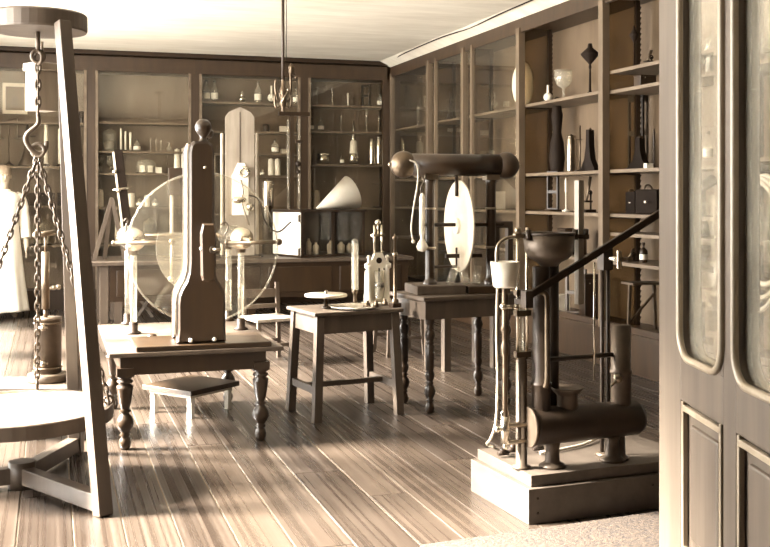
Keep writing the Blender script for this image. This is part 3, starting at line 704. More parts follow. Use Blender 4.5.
# tall main column with the bowl
cx = pl(541, 350, 5.2).x
zb = 1.55 + (195 - 255) * 5.22 / F - B2; zbt = 1.55 + (195 - 233) * 5.22 / F - B2
ob('main_column', MB().lathe([(.046, .26), (.046, .40), (.052, .405), (.052, .415), (.043, .42), (.042, zb - .05)], (cx, by, 0), 22), 'iron', pu)
bcx = pl(549, 240, 5.22).x
ob('rear_pipe', MB().cyl((lx_(pu, 552, by + .05), by + .05, .26), (lx_(pu, 552, by + .05), by + .05, zb - .02), .034, n=16), 'iron', pu)
ob('funnel_bowl', MB().lathe([(.04, zb - .05), (.06, zb - .03), (.09, zb - .015), (.112, zb + .005), (.120, zb + .03), (.126, zbt), (.118, zbt), (.112, zb + .03), (.09, zb + .005), (0, zb)], (bcx, by, 0), 30), 'ironlt', pu)
ob('bowl_rim', MB().torus((bcx, by, zbt), .123, .007, n=36), 'iron', pu)
for a in (-.13, .13, .19): ob('rim_bolt', MB().cyl((bcx + a, by - .03, zbt - .03), (bcx + a, by - .03, zbt + .02), .014, n=8), 'dark', pu)
ob('rim_bar', MB().bb(bcx + .12, bcx + .20, by - .045, by - .015, zbt - .025, zbt - .005), 'dark', pu)
ob('guide_plate', MB().bb(bcx + .155, bcx + .185, by - .02, by + .02, zbt - .35, zbt + .26), 'pale', pu)
# left standing pipe with the gauge
gx, gy = pg(521.5, 468).x, pg(521.5, 468).y
ob('gauge_pipe', MB().lathe([(0, 0), (.045, 0), (.045, .012), (.028, .018), (.028, .52), (.022, .53), (.022, .54)], (gx, gy, 0), 18), 'ironlt', pu)
for a in (-.022, .03): ob('gauge_rod', MB().cyl((gx + a, gy, .53), (gx + a, gy, zbt + .03), .008, n=8), 'nickel', pu)
ob('gauge_glass', MB().cyl((gx, gy, .54), (gx, gy, .80), .011, n=10), 'glassmilk', pu)
for z in (.54, .74, .84): ob('gauge_clamp', MB().bb(gx - .035, gx + .045, gy - .016, gy + .016, z, z + .027), 'brassdk', pu)
ob('top_bar', MB().bb(gx - .04, bcx, gy - .012, gy + .012, zbt - .02, zbt).cyl((gx - .02, gy, zbt), (gx - .02, gy, zbt + .03), .016, n=8), 'brass', pu)
# side tube
ob('elbow_pipe', MB().tube(curve([(gx - .03, by - .03, .86), (cx - .03, by - .045, .86), (cx - .005, by - .055, .85), (cx, by - .06, .82), (cx, by - .06, .70), (cx, by - .06, .45), (cx - .005, by - .05, .40)], 5), .014, 10), 'brassdk', pu)
# white cup with long stem and tap
wy = by + .03; wx = lx_(pu, 505, wy)
zc0, zc1 = pl(505, 288, 5.28).z, pl(505, 262, 5.28).z
ob('white_cup', MB().lathe([(0, zc0), (.052, zc0), (.058, zc0 + .01), (.071, zc1), (.066, zc1), (.055, zc0 + .02), (0, zc0 + .018)], (wx, wy, 0), 26), 'ceramic', pu)
ob('cup_stem', MB().lathe([(.010, .20), (.014, .22), (.014, .55), (.020, .56), (.020, .60), (.014, .62), (.016, .66), (.024, .68), (.016, .70), (.016, zc0)], (wx, wy, 0), 12), 'brassdk', pu)
ob('cup_tap', MB().cyl((wx - .02, wy - .02, zc0 - .09), (wx + .05, wy - .02, zc0 - .095), .010, n=8).sph((wx + .05, wy - .02, zc0 - .095), .016, 8).sph((wx - .02, wy - .02, zc0 - .09), .018, 8), 'nickel', pu)
ob('overflow_tube', MB().tube(curve([(wx - .045, wy, zc1 - .02), (wx - .045, wy, zc1 + .05), (wx - .03, wy, zc1 + .09), (wx + .02, wy, zc1 + .115), (gx, gy, zc1 + .12)], 6), .008, 8), 'brass', pu)
v_ = pl(509, 420, 5.25)
vb = MB().cyl((wx, wy, .13), (wx, wy, .26), .022, n=12).cyl((wx, wy, .10), (wx, wy, .13), .010, n=8).torus((wx, wy, .27), .018, .006, (0, 1, 0), 12, 5).sph((wx - .04, wy, .20), .016, 8).cyl((wx - .04, wy, .2), (wx, wy, .2), .008, n=6)
ob('drain_valve', vb, 'nickel', pu)
ob('valve_pipe', MB().cyl((wx, wy, .215), (x0, by, .215), .012, n=8).cyl((wx, wy, .13), (x0, by, .14), .011, n=8), 'brass', pu)
# hose
hy = by + .12; hp = [lp_(pu, 497.5, 288, hy - .08), lp_(pu, 496.5, 330, hy), lp_(pu, 497.5, 380, hy), lp_(pu, 496, 420, hy), lp_(pu, 491, 438, hy + .06), pg(487, 446) + Vector((0, 0, .01)), pg(494, 449) + Vector((0, 0, .01))]
ob('rubber_hose', MB().tube(curve(hp, 6), .0065, 8), 'stoneware', pu)
for u, v in ((503, 457), (513, 454), (538, 452)):
    q = pg(u, v); ob('floor_tap', MB().cyl((q.x - .03, q.y, .02), (q.x + .03, q.y, .02), .012, n=8).sph((q.x, q.y, .035), .018, 10).cyl((q.x, q.y, .03), (q.x, q.y, .055), .008, n=6), 'iron', pu)
hp2 = [pg(540, 455) + Vector((0, 0, .012)), pg(565, 451) + Vector((0, 0, .012)), pg(585, 446) + Vector((0, 0, .012)), pg(600, 440) + Vector((0, 0, .02))]
ob('rubber_hose', MB().tube(curve(hp2, 5), .008, 8), 'cream', pu)
# piston cylinder, guide and lever
qx = pl(621, 400, 5.3).x
zp0, zp1 = .27, pl(621, 325, 5.3).z
ob('pump_barrel', MB().lathe([(.05, zp0), (.05, .43), (.056, .435), (.056, .45), (.05, .455), (.05, zp1), (.0, zp1)], (qx, by, 0), 22), 'ironlt', pu)
ob('barrel_foot', MB().lathe([(.045, 0), (.06, 0), (.06, .015), (.045, .02), (.04, .14)], (qx - .012, by + .02, 0), 18), 'ironlt', pu)
ly = by + .10; lx = lx_(pu, 605, ly); lz = lz_(pu, 258, lx, ly)
for a in (-.018, .018): ob('guide_rod', MB().cyl((lx + a, ly, 0), (lx + a, ly, lz + .0), .010, n=8), 'iron', pu)
ob('guide_foot', MB().lathe([(0, 0), (.05, 0), (.05, .012), (.03, .02), (0, .02)], (lx, ly, 0), 16), 'ironlt', pu)
ob('slide_block', MB().bb(lx - .028, lx + .028, ly - .03, ly + .03, lz - .06, lz + .05), 'iron', pu)
ob('link_pin', MB().cyl((lx, ly - .15, lz), (lx, ly + .05, lz), .012, n=10), 'nickel', pu); ob('link_plate', MB().bb(lx - .022, lx + .0, ly - .15, ly - .14, lz - .045, lz + .045), 'nickel', pu)
tx_ = pl(592, 300, 5.28).x
ob('tie_rod', MB().cyl((tx_, by - .02, pl(592, 379, 5.28).z), (tx_, by - .02, pl(592, 262, 5.28).z), .005, n=6), 'nickel', pu)
zx = pl(575, 358, 5.27).z
ob('cross_pipe', MB().cyl((cx + .03, by, zx), (lx, by, zx + .005), .012, n=8), 'iron', pu)
ob('valve', MB().cyl((lx - .02, by - .03, .415), (qx - .04, by - .03, .43), .018, n=10).cyl((lx - .03, by - .04, .40), (lx - .07, by - .06, .385), .007, n=6).sph((lx - .01, by - .03, .415), .026, 10), 'brass', pu)
la, lb = lp_(pu, 527, 297, by - .07), lp_(pu, 700, 188, by + .04)
ob('lever', MB().beam(la, lb, .022, .034, h1=.038), 'dark', pu, .004)
ob('lever_grip', MB().tube([lb - (lb - la).normalized() * .06, lb + (lb - la).normalized() * .10], [.026, .030], 12), 'dark', pu)
ob('fork', MB().bb(la.x - .02, la.x + .02, la.y - .025, la.y + .025, la.z - .05, la.z + .03).bb(la.x - .012, la.x + .012, la.y, max(gy, la.y + .03), la.z - .04, la.z - .015), 'iron', pu)

# ================================================================== chairs and stools behind the tables
def chair(lbl, p, rz_, h=.42, back=.72, w=.40, m_='oak', seat='pale'):
    t = thing('wooden_chair', lbl, 'chair', p, rz_)
    ob('seat', MB().bb(-w / 2, w / 2, -w / 2, w / 2, h - .03, h), seat, t, .006)
    for x in (-1, 1):
        ob('leg', MB().beam((x * w * .47, -w * .47, 0), (x * w * .42, -w * .42, h - .03), .035, .035, up=(0, 1, 0)), m_, t)
        ob('leg', MB().beam((x * w * .47, w * .50, 0), (x * w * .42, w * .42, h - .03), .035, .035, up=(0, 1, 0)), m_, t)
        if back: ob('back_post', MB().beam((x * w * .43, w * .44, h - .03), (x * w * .43, w * .52, back), .035, .03, up=(0, 1, 0)), m_, t)
    if back:
        ob('back_rail', MB().bb(-w * .43, w * .43, w * .475, w * .515, back - .14, back - .06), m_, t)
        ob('back_rail', MB().bb(-w * .43, w * .43, w * .44, w * .48, h + .06, h + .10), m_, t)
    for y in (-.44, .46): ob('stretcher', MB().bb(-w * .45, w * .45, y * w - .012, y * w + .012, .16, .19), m_, t)
    return t
p = G(272, 364); chair('pale seated wooden chair behind the middle table, left of it', (p.x, p.y + .15, 0), math.radians(12))
p = G(404, 356); chair('low chair standing behind the gap between middle and right table', (p.x, p.y + .15, 0), math.radians(4), h=.40, back=0)
p = G(446, 371)
t = thing('plain_stand', 'plain square-legged stand behind the right turned-leg table', 'stand', (p.x, p.y, 0), math.radians(8))
ob('stand_top', MB().bb(-.05, .55, -.04, .36, .62, .65), 'oak', t)
for x in (0, .5):
    for y in (0, .32): ob('leg', MB().bb(x - .032, x + .032, y - .032, y + .032, 0, .62), 'oak', t)
p = G(148, 322)
t = thing('trestle', 'crossed pale trestle legs below the left end of the long bench', 'trestle', (p.x, p.y + .5, 0))
for s_ in (-1, 1): ob('leg', MB().beam((s_ * .10, 0, 0), (-s_ * .10, .03 * s_, .30), .035, .03, up=(0, 1, 0)), 'pale', t)
ob('cross_bar', MB().bb(-.16, .5, -.02, .02, .26, .29), 'pale', t)

# ================================================================== gas lamp hanging from the ceiling
lt = 9.4; lp = W(283, 95, lt)
t = thing('gas_pendant', 'scrolled brass gas lamp on a long rod from the ceiling', 'lamp', (lp.x, lp.y, ZC))
k = lt / F; zz = lambda v: 1.55 + (195 - v) * k - ZC
ob('rod', MB().cyl((0, 0, zz(88)), (0, 0, 0), .014, n=8), 'iron', t)
ob('ceiling_rose', MB().lathe([(0, -.05), (.03, -.05), (.09, -.01), (.09, 0)], n=20), 'brassdk', t)
ob('supply_wire', MB().cyl((.03, 0, zz(60)), (.03, 0, 0), .004, n=5), 'black', t)
ob('body', MB().lathe([(0, zz(112)), (.016, zz(111)), (.012, zz(108)), (.028, zz(106)), (.03, zz(100)), (.018, zz(96)), (.034, zz(93)), (.03, zz(89)), (.016, zz(86)), (.014, zz(80))], (0, 0, 0), 14), 'brassdk', t)
for s_, v0 in ((-1, 80), (1, 66)):
    ob('scroll_arm', MB().tube(curve([(s_ * .01, 0, zz(104)), (s_ * .06, 0, zz(108)), (s_ * .075, 0, zz(98)), (s_ * .04, 0, zz(92)), (s_ * .02, 0, zz(98)), (s_ * .05, 0, zz(100)), (s_ * .07, 0, zz(88)), (s_ * .065, 0, zz(v0))], 6), .010, 8), 'brassdk', t)
ob('burner', MB().lathe([(.008, zz(74)), (.024, zz(72)), (.02, zz(69)), (.03, zz(67)), (.012, zz(64)), (0, zz(63))], (.075, 0, 0), 12).cyl((.06, 0, zz(72)), (.11, 0, zz(75)), .007, n=6).sph((.12, 0, zz(77)), .016, 8), 'brassdk', t)
ob('tap', MB().cyl((-.02, -.03, zz(103)), (.04, -.03, zz(90)), .007, n=6).sph((.04, -.03, zz(90)), .014, 8), 'brass', t)

# ================================================================== apparatus on the long bench
def bench(u, y=BY0 + .45): 
    p = atY(u, 200, y); return Vector((p.x, p.y, BZT))
def bz_(v, p): # height above the bench top of picture row v at point p
    t_ = p.x * SA + p.y * CA; return 1.55 + (195 - v) * t_ / F - BZT
p = bench(123, BY0 + .2)
t = thing('tilted_magnet', 'dark slab tilted on a wooden A-frame at the left bench end', 'apparatus', p)
k = (p.x * SA + p.y * CA) / F
ob('slab', MB().beam((.09, 0, .06), (-.06, 0, bz_(150, p)), .10, .10, up=(0, 1, 0)), 'black', t, .006)
ob('slab_edge', MB().beam((.03, -.02, .06), (-.115, -.02, bz_(152, p)), .02, .08, up=(0, 1, 0)), 'cream', t)
ob('clamp', MB().sph((-.06, -.07, bz_(190, p)), .035, 10).cyl((-.12, -.06, bz_(190, p)), (.06, -.06, bz_(188, p)), .015, n=8), 'nickel', t)
ob('clamp', MB().sph((-.10, -.06, bz_(172, p)), .03, 10), 'nickel', t)
for q0, q1 in (((-.34, -.05, 0), (-.13, 0, bz_(198, p))), ((.02, -.05, 0), (-.13, 0, bz_(198, p))), ((-.2, .3, 0), (-.13, 0, bz_(198, p)))): ob('frame_leg', MB().beam(q0, q1, .045, .035, up=(0, 1, 0)), 'oak', t)
p = bench(179)
t = thing('screen_box', 'dark square box with round opening on a slim pole, behind the disc', 'box', p)
ob('box', MB().bb(-.13, .13, -.06, .06, bz_(195, p), bz_(168, p)), 'cab', t, .004)
ob('opening', MB().cyl((.06, -.065, bz_(181, p)), (.06, -.055, bz_(181, p)), .065, n=20), 'black', t)
ob('pole', MB().cyl((-.09, 0, .02), (-.09, 0, bz_(195, p)), .022, n=10), 'cream', t)
ob('foot', MB().lathe([(0, 0), (.12, 0), (.12, .015), (.03, .03), (0, .03)], (-.09, 0, 0), 18), 'dark', t)
p = bench(240, BY0 + .3); k = (p.x * SA + p.y * CA) / F
t = thing('pointed_board', 'tall pale wooden board with pointed top on the bench', 'board', p)
hw = 14.5 * k
ob('board', MB().prism([(-hw, 0.03), (hw, .03), (hw, bz_(117, p)), (hw * .75, bz_(112, p)), (0, bz_(107, p)), (-hw * .75, bz_(112, p)), (-hw, bz_(117, p))], 0, .035), 'pale', t)
ob('centre_line', MB().bb(-.006, .006, -.006, 0, bz_(165, p), bz_(112, p)), 'oak', t)
ob('foot', MB().bb(-hw * 1.2, hw * 1.2, -.12, .16, 0, .03), 'oak', t)
ob('niche_frame', MB().prism([(-.10, bz_(215, p)), (.10, bz_(215, p)), (.10, bz_(172, p)), (.05, bz_(163, p)), (-.03, bz_(163, p)), (-.10, bz_(176, p))], -.03, 0), 'white', t)
ob('coil', MB().torus((.04, -.06, bz_(172, p)), .055, .022, (.3, 1, .2), 16, 8), 'nickel', t)
ob('bulb', MB().sph((-.02, -.06, bz_(200, p)), .07, 12, (1.3, .7, .7)), 'nickel', t); ob('bulb', MB().sph((.11, -.06, bz_(207, p)), .055, 12), 'nickel', t)
ob('spout', MB().tube(curve([(.0, -.06, bz_(180, p)), (.02, -.08, bz_(192, p)), (.0, -.08, bz_(200, p)), (.05, -.1, bz_(215, p)), (.10, -.1, bz_(225, p))], 5), .014, 8), 'brass', t)
ob('wire', MB().tube(curve([(.10, -.05, bz_(195, p)), (.22, -.08, bz_(200, p)), (.30, -.1, bz_(222, p)), (.45, -.12, bz_(232, p)), (.62, -.12, bz_(222, p))], 6), .010, 6), 'black', t)
for u in (222, 257):
    p = bench(u, BY0 + .5)
    t = thing('upright_tube', 'slim white tube standing %s of the pointed board' % ('just left' if u < 240 else 'just right'), 'tube', p)
    ob('tube', MB().lathe([(.022, .03), (.022, bz_(134, p)), (.014, bz_(133, p)), (0, bz_(133, p))], n=12), 'stoneware', t); ob('foot', MB().lathe([(0, 0), (.08, 0), (.08, .02), (.022, .03)], n=16), 'dark', t)
# glazed bench box and the paper cone
p = W(301, 262, 12.35); p.z = BZT
p = Vector((bench(301, BY0 + .05).x, BY0 + .05, BZT)); ra = math.radians(20)
t = thing('glazed_box', 'dark glass-fronted box with bright left side on the long bench', 'box', p, ra)
BH = bz_(210, p) ; wx_, dp = .98, .66
ob('bottom', MB().bb(0, wx_, 0, dp, 0, .03), 'dark', t); ob('top', MB().bb(-.02, wx_ + .02, -.02, dp + .02, BH - .03, BH), 'dark', t)
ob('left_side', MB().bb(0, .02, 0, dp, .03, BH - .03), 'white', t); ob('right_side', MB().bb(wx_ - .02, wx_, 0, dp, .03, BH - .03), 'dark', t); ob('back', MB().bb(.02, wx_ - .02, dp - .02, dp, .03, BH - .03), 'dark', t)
for x in (0.02, wx_ / 2, wx_ - .02): ob('stile', MB().bb(x - .02, x + .02, -.005, .02, .03, BH - .03), 'dark', t)
for x in (.04, wx_ / 2 + .02): ob('pane', MB().bb(x, x + wx_ / 2 - .06, .006, .010, .03, BH - .03), 'glassthin', t)
for z in (.03, BH - .15): ob('hinge', MB().bb(-.006, .0, .02, .06, z, z + .09), 'brassdk', t)
rt = Matrix.Rotation(ra, 3, 'Z')
for k_, (x, h_, w_) in enumerate(((.22, .22, .07), (.33, .16, .08), (.56, .18, .1), (.72, .16, .1), (.85, .14, .08))):
    q = p + rt @ Vector((x, .16, .03))
    b = thing('reagent_bottle', ['slim pale bottle inside the bench box, nearest its bright side', 'short bottle inside the bench box, second from its bright side', 'white-labelled bottle in the middle of the bench box', 'pale jar inside the bench box, second from its right end', 'smallest jar inside the bench box at its right end'][k_], 'bottle', q, 0, 'bottles inside the bench box')
    ob('body', MB().lathe([(0, 0), (w_ / 2, 0), (w_ / 2, h_ * .65), (w_ * .2, h_ * .8), (w_ * .2, h_ * .92), (0, h_ * .92)], n=14), 'stoneware', b)
    ob('stopper', MB().lathe([(w_ * .16, h_ * .92), (w_ * .22, h_ * .95), (w_ * .2, h_), (0, h_)], n=10), 'dark', b)
p = p + rt @ Vector((.80, .35, BH)); k = (p.x * SA + p.y * CA) / F
t = thing('paper_cone', 'big white paper cone lying on top of the bench box', 'cone', p, math.radians(17.6))
ax = Vector((40, 0, 13)).normalized(); apex = Vector((-25 * k, 0, .012)); LEN = 42 * k; RR = 17.5 * k
ax = Vector((math.cos(.39), -.12, math.sin(.39))).normalized()
ob('cone_shell', MB().lathe([(.01, 0), (RR, LEN), (RR - .008, LEN), (.004, .02)], apex, 36, axis=ax), 'paper', t)
ob('seam', MB().tube([apex + Vector((.02, -.02, .02)), apex + ax * LEN + Vector((-.05, -RR * .8, RR * .5))], .004, 5), 'cream', t)
# tall stand beside the box
p = bench(295, BY0 + 1.08)
t = thing('tall_tube_stand', 'tall dark stand with two glass tubes behind the bench box', 'stand', p)
ob('base', MB().bb(-.16, .12, -.12, .12, 0, .04), 'dark', t)
ob('upright', MB().bb(-.07, -.02, -.02, .03, .04, bz_(113, p)), 'cab', t)
ob('cross_piece', MB().bb(-.22, .20, -.03, .03, bz_(116, p), bz_(112, p)), 'dark', t)
for x in (-.10, .05): ob('glass_tube', MB().cyl((x, -.03, .04), (x, -.03, bz_(120, p)), .018, n=10), 'glassmilk', t)
ob('tube_clamp', MB().bb(.0, .10, -.05, 0, bz_(143, p), bz_(140, p)).sph((.03, -.05, bz_(164, p)), .04, 8).sph((.03, -.05, bz_(172, p)), .03, 8), 'iron', t)
p = bench(268, BY0 + 1.0)
t = thing('silver_cylinder', 'silvery cylinder standing on the bench between board and box', 'cylinder', p)
ob('body', MB().lathe([(0, 0), (.075, 0), (.075, bz_(182, p)), (.07, bz_(181, p)), (0, bz_(181, p))], n=18), 'nickel', t); ob('lid_knob', MB().sph((0, 0, bz_(180, p)), .02, 8), 'brassdk', t)
p = bench(336, BY0 + 1.14)
t = thing('wire_frame', 'thin wire frame rising behind the paper cone', 'frame', p)
ob('rod', MB().tube([(0, 0, 0), (0, 0, bz_(178, p)), (.24, 0, bz_(178, p)), (.24, 0, 0)], .009, 6), 'ironlt', t); ob('foot', MB().bb(-.04, .28, -.05, .05, 0, .02), 'dark', t)
p = bench(405, BY0 + .5)

# ================================================================== things on the shelves
def mk(kind, label, p, h, w, group, m1=None):
    r = w / 2
    def T(name, cat): return thing(name, label, cat, p, 0, group)
    L = lambda pr, m_, nm, t, n=16, o=(0, 0, 0): ob(nm, MB().lathe([(a * r if not isinstance(a, str) else 0, b * h) for a, b in pr], o, n), m_, t)
    if kind == 'bottle':
        t = T('bottle', 'bottle'); L([(0, 0), (.95, 0), (1, .03), (1, .55), (.85, .65), (.35, .74), (.3, .88), (.42, .89), (.42, .92), (0, .92)], m1 or 'glassmilk', 'body', t)
        L([(.28, .90), (.45, .95), (.38, 1), (0, 1)], 'dark', 'stopper', t, 10); ob('label', MB().lathe([(r * 1.02, h * .15), (r * 1.02, h * .42)], (0, 0, 0), 16), 'paper', t)
    elif kind == 'jar':
        t = T('jar', 'jar'); L([(0, 0), (.95, 0), (1, .04), (1, .82), (.85, .88), (.85, .92), (0, .92)], m1 or 'ceramic', 'body', t)
        L([(.9, .92), (.9, .96), (.3, .97), (.25, 1), (0, 1)], m1 or 'ceramic', 'lid', t)
    elif kind == 'domejar':
        t = T('glass_jar', 'jar'); L([(0, 0), (.9, 0), (1, .05), (1, .72), (1.05, .75), (.9, .75), (.9, .06), (0, .05)], 'glassmilk', 'body', t); L([(1.1, .75), (1.05, .8), (.6, .9), (.2, .94), (.2, 1), (0, 1)], 'glassmilk', 'lid', t)
        L([(0, .05), (.88, .05), (.88, .42), (0, .42)], 'liquid', 'contents', t)
    elif kind == 'tube':
        t = T('test_tube', 'tube'); L([(0, .06), (.5, .06), (.5, .98), (.35, 1), (0, 1)], m1 or 'ceramic', 'tube', t, 12); L([(0, 0), (1, 0), (1, .03), (.5, .07)], 'dark', 'foot', t)
    elif kind == 'candlestick':
        t = T('glass_stand', 'stand'); L([(0, 0), (1, 0), (1, .03), (.3, .07), (.15, .12)], m1 or 'glassmilk', 'foot', t); L([(.13, .1), (.13, .55), (.3, .6), (.3, .9), (.15, .98), (0, 1)], m1 or 'glassmilk', 'stem', t, 12)
    elif kind == 'flask':
        t = T('flask', 'flask'); ob('globe', MB().sph((0, 0, h * .34), min(r, h * .32), 18), m1 or 'glassmilk', t); L([(.3, .55), (.25, .98), (.35, 1), (.25, 1)], m1 or 'glassmilk', 'neck', t, 12); L([(0, 0), (.6, 0), (.5, .08), (.2, .08)], 'dark', 'ring_foot', t)
    elif kind == 'belljar':
        t = T('bell_jar', 'bell jar'); L([(1, .05), (1, .6), (.85, .8), (.45, .9), (.12, .92), (.12, .95), (.18, .97), (0, 1)], 'glassmilk', 'dome', t, 24); L([(0, 0), (1.1, 0), (1.1, .05), (0, .05)], 'dark', 'base', t, 24)
        for s_ in (-1, 1): ob('block', MB().box((s_ * r * .42, 0, h * .28), (r * .5, r * .5, h * .45)), 'white', t)
    elif kind == 'goblet':
        t = T('goblet', 'goblet'); L([(0, 0), (.6, 0), (.6, .02), (.15, .06), (.12, .35), (.2, .38)], 'glassmilk', 'stem', t); L([(.15, .38), (.75, .5), (1, .7), (1, 1), (.95, 1), (.95, .7), (.7, .52), (0, .4)], 'glassmilk', 'bowl', t, 24)
    elif kind == 'box':
        t = T('apparatus_box', 'box'); ob('case', MB().bb(-r, r, -r * .7, r * .7, 0, h * .88), m1 or 'dark', t, .004); ob('lid', MB().bb(-r * 1.03, r * 1.03, -r * .73, r * .73, h * .88, h), m1 or 'dark', t, .004); ob('clasp', MB().sph((-r * .4, -r * .72, h * .8), r * .08, 8), 'brass', t)
    elif kind == 'tin':
        t = T('metal_tin', 'tin'); L([(0, 0), (1, 0), (1, .85), (0, .85)], 'nickel', 'body', t, 20); L([(1.04, .85), (1.04, .97), (.9, 1), (0, 1)], 'nickel', 'lid', t, 20)
    elif kind == 'retort':
        t = T('retort_stand', 'stand'); ob('base', MB().bb(-r, r, -r * .6, r * .6, 0, h * .04), 'dark', t); ob('rod', MB().cyl((0, 0, h * .04), (0, 0, h), max(.008, r * .1), n=8), m1 or 'brassdk', t); ob('clamp', MB().cyl((-r * .9, 0, h * .7), (r * .6, 0, h * .7), r * .08, n=8).torus((-r * .9, 0, h * .7), r * .35, r * .08, n=16), m1 or 'brassdk', t)
    elif kind == 'balance':
        t = T('balance', 'balance'); L([(0, 0), (.8, 0), (.8, .03), (.4, .06), (.14, .1), (.09, .9), (.12, .95), (0, .97)], m1 or 'brassdk', 'column', t, 12)
        ob('beam', MB().tube([(-r * 1.3, 0, h * .93), (0, 0, h), (r * 1.3, 0, h * 1.06)], [r * .05, r * .12, r * .05], 8), 'brassdk', t)
        for s_ in (-1, 1): ob('pan', MB().cyl((s_ * r * 1.2, 0, h * .60), (s_ * r * 1.2, 0, h * (.99 + .05 * s_)), .004, n=5).lathe([(0, h * .6), (r * .45, h * .6), (r * .5, h * .62)], (s_ * r * 1.2, 0, 0), 14), 'brass', t)
    elif kind == 'flare':
        t = T('flared_stand', 'stand'); L([(0, 0), (1, 0), (1, .04), (.62, .18), (.32, .45), (.2, .75), (.14, 1), (0, 1)], m1 or 'dark', 'column', t, 20); ob('cross_bar', MB().cyl((-r * .9, 0, h * .72), (r * .9, 0, h * .72), r * .09, n=8), 'ironlt', t)
    elif kind == 'funnel':
        t = T('funnel_lamp', 'lamp'); L([(0, 0), (.5, 0), (.5, .03), (.15, .08), (.1, .5), (.16, .55), (.12, .6)], m1 or 'dark', 'stem', t); L([(.12, .6), (1, .78), (1.05, .80), (.3, .92), (.22, 1), (0, 1)], m1 or 'dark', 'hood', t, 20)
    elif kind == 'gourd':
        t = T('gourd_vessel', 'vessel'); L([(0, 0), (.7, 0), (.8, .05), (.95, .2), (.8, .4), (.5, .55), (.62, .68), (.7, .78), (.5, .9), (.28, .95), (.3, 1), (0, 1)], m1 or 'black', 'body', t, 20); ob('ear', MB().torus((0, 0, h * .99), r * .3, r * .08, (0, 1, 0), 14, 6), m1 or 'black', t)
    elif kind == 'mirror':
        t = T('oval_mirror', 'mirror'); ob('plate', MB().lathe([(0, -.012), (r, -.012), (r, .012), (0, .012)], (0, 0, 0), 36, axis=(-.75, -.66, 0)).xf(Matrix.Translation((0, 0, h * .5)) @ Matrix.Diagonal((1, 1, h / w, 1))), 'white', t); ob('foot', MB().bb(-r * .5, r * .5, -.06, .06, 0, .02), 'dark', t)
    elif kind == 'scope':
        t = T('microscope', 'microscope'); ob('base', MB().bb(-r, r, -r * .6, r * .6, 0, h * .08), 'black', t); ob('pillar', MB().cyl((r * .3, 0, h * .08), (r * .3, 0, h * .6), r * .16, n=10), 'black', t)
        ob('body_tube', MB().tube([(-r * .5, 0, h * .3), (-r * .1, 0, h * .62), (r * .3, 0, h)], [r * .16, r * .22, r * .26], 12), 'brassdk', t); ob('stage', MB().bb(-r, r * .4, -r * .5, r * .5, h * .28, h * .33), 'black', t); ob('wheel', MB().torus((r * .1, -r * .3, h * .55), r * .3, r * .1, (0, 1, 0), 14, 6), 'black', t)
    elif kind == 'bell':
        t = T('bell_stand', 'apparatus'); ob('column', MB().prism([(-r, 0), (r, 0), (r * .75, h * .12), (r * .4, h * .3), (r * .22, h * .6), (r * .18, h), (-r * .18, h), (-r * .22, h * .6), (-r * .4, h * .3), (-r * .75, h * .12)], -.05, .05).xf(Matrix.Rotation(math.radians(-60), 4, 'Z')), m1 or 'black', t); ob('cap', MB().sph((0, 0, h), r * .22, 10), 'brassdk', t)
    elif kind == 'frame':
        t = T('wood_frame', 'frame')
        fm = MB().bb(-r, -r * .8, -.02, .02, 0, h).bb(r * .8, r, -.02, .02, 0, h).bb(-r * .8, r * .8, -.02, .02, h * .9, h).bb(-r * .8, r * .8, -.02, .02, 0, h * .08).bb(-r * .8, r * .8, -.02, .02, h * .45, h * .52)
        fm.xf(Matrix.Rotation(math.radians(-55), 4, 'Z')); ob('frame', fm, m1 or 'dark', t); ob('foot', MB().bb(-r, r, -.07, .07, -.0, .02), 'dark', t)
    elif kind == 'wheelbox':
        t = T('dial_box', 'box'); c = MB().bb(-r, r, -r * .5, r * .5, 0, h).xf(Matrix.Rotation(math.radians(-50), 4, 'Z')); ob('case', c, m1 or 'black', t, .006)
        ob('dial', MB().cyl((-r * .50, -.005 - r * .42, h * .5), (-r * .50 - .02, -r * .42 - .02, h * .5), r * .1, n=12), 'brass', t); ob('handle', MB().tube(arc((0, 0, h), r * .4, 0, PI, 8), .008, 6), 'brassdk', t)
    elif kind == 'trestle':
        t = T('iron_stand', 'stand'); ob('top', MB().bb(-r, r, -.10, .10, h - .02, h), 'ironlt', t)
        for s_ in (-1, 1): ob('leg', MB().beam((s_ * r * .9, 0, 0), (s_ * r * .8, 0, h - .02), .025, .025), 'ironlt', t)
        ob('brace', MB().beam((-r * .85, 0, h * .15), (r * .8, 0, h * .75), .018, .018), 'ironlt', t)
    return t
def back(i, u, v, hp, wp, kind, label, m1=None, y=.2):
    p = atY(u, v, YC + y); k = (p.x * SA + p.y * CA) / F; z = min(BZ[i], key=lambda q: abs(q - zB(u, v)))
    p.z = z; return mk(kind, label, p, hp * k, wp * k, 'instruments in the back wall cabinets', m1)
def right(i, u, z, hp, wp, kind, label, m1=None, x=.22):
    p = atX(u, 100, XC + x); k = (p.x * SA + p.y * CA) / F; z = min(RZ[i] + [.35], key=lambda q: abs(q - z))
    p.z = z; return mk(kind, label, p, hp * k, wp * k, 'instruments in the right wall cabinets', m1)
B = back
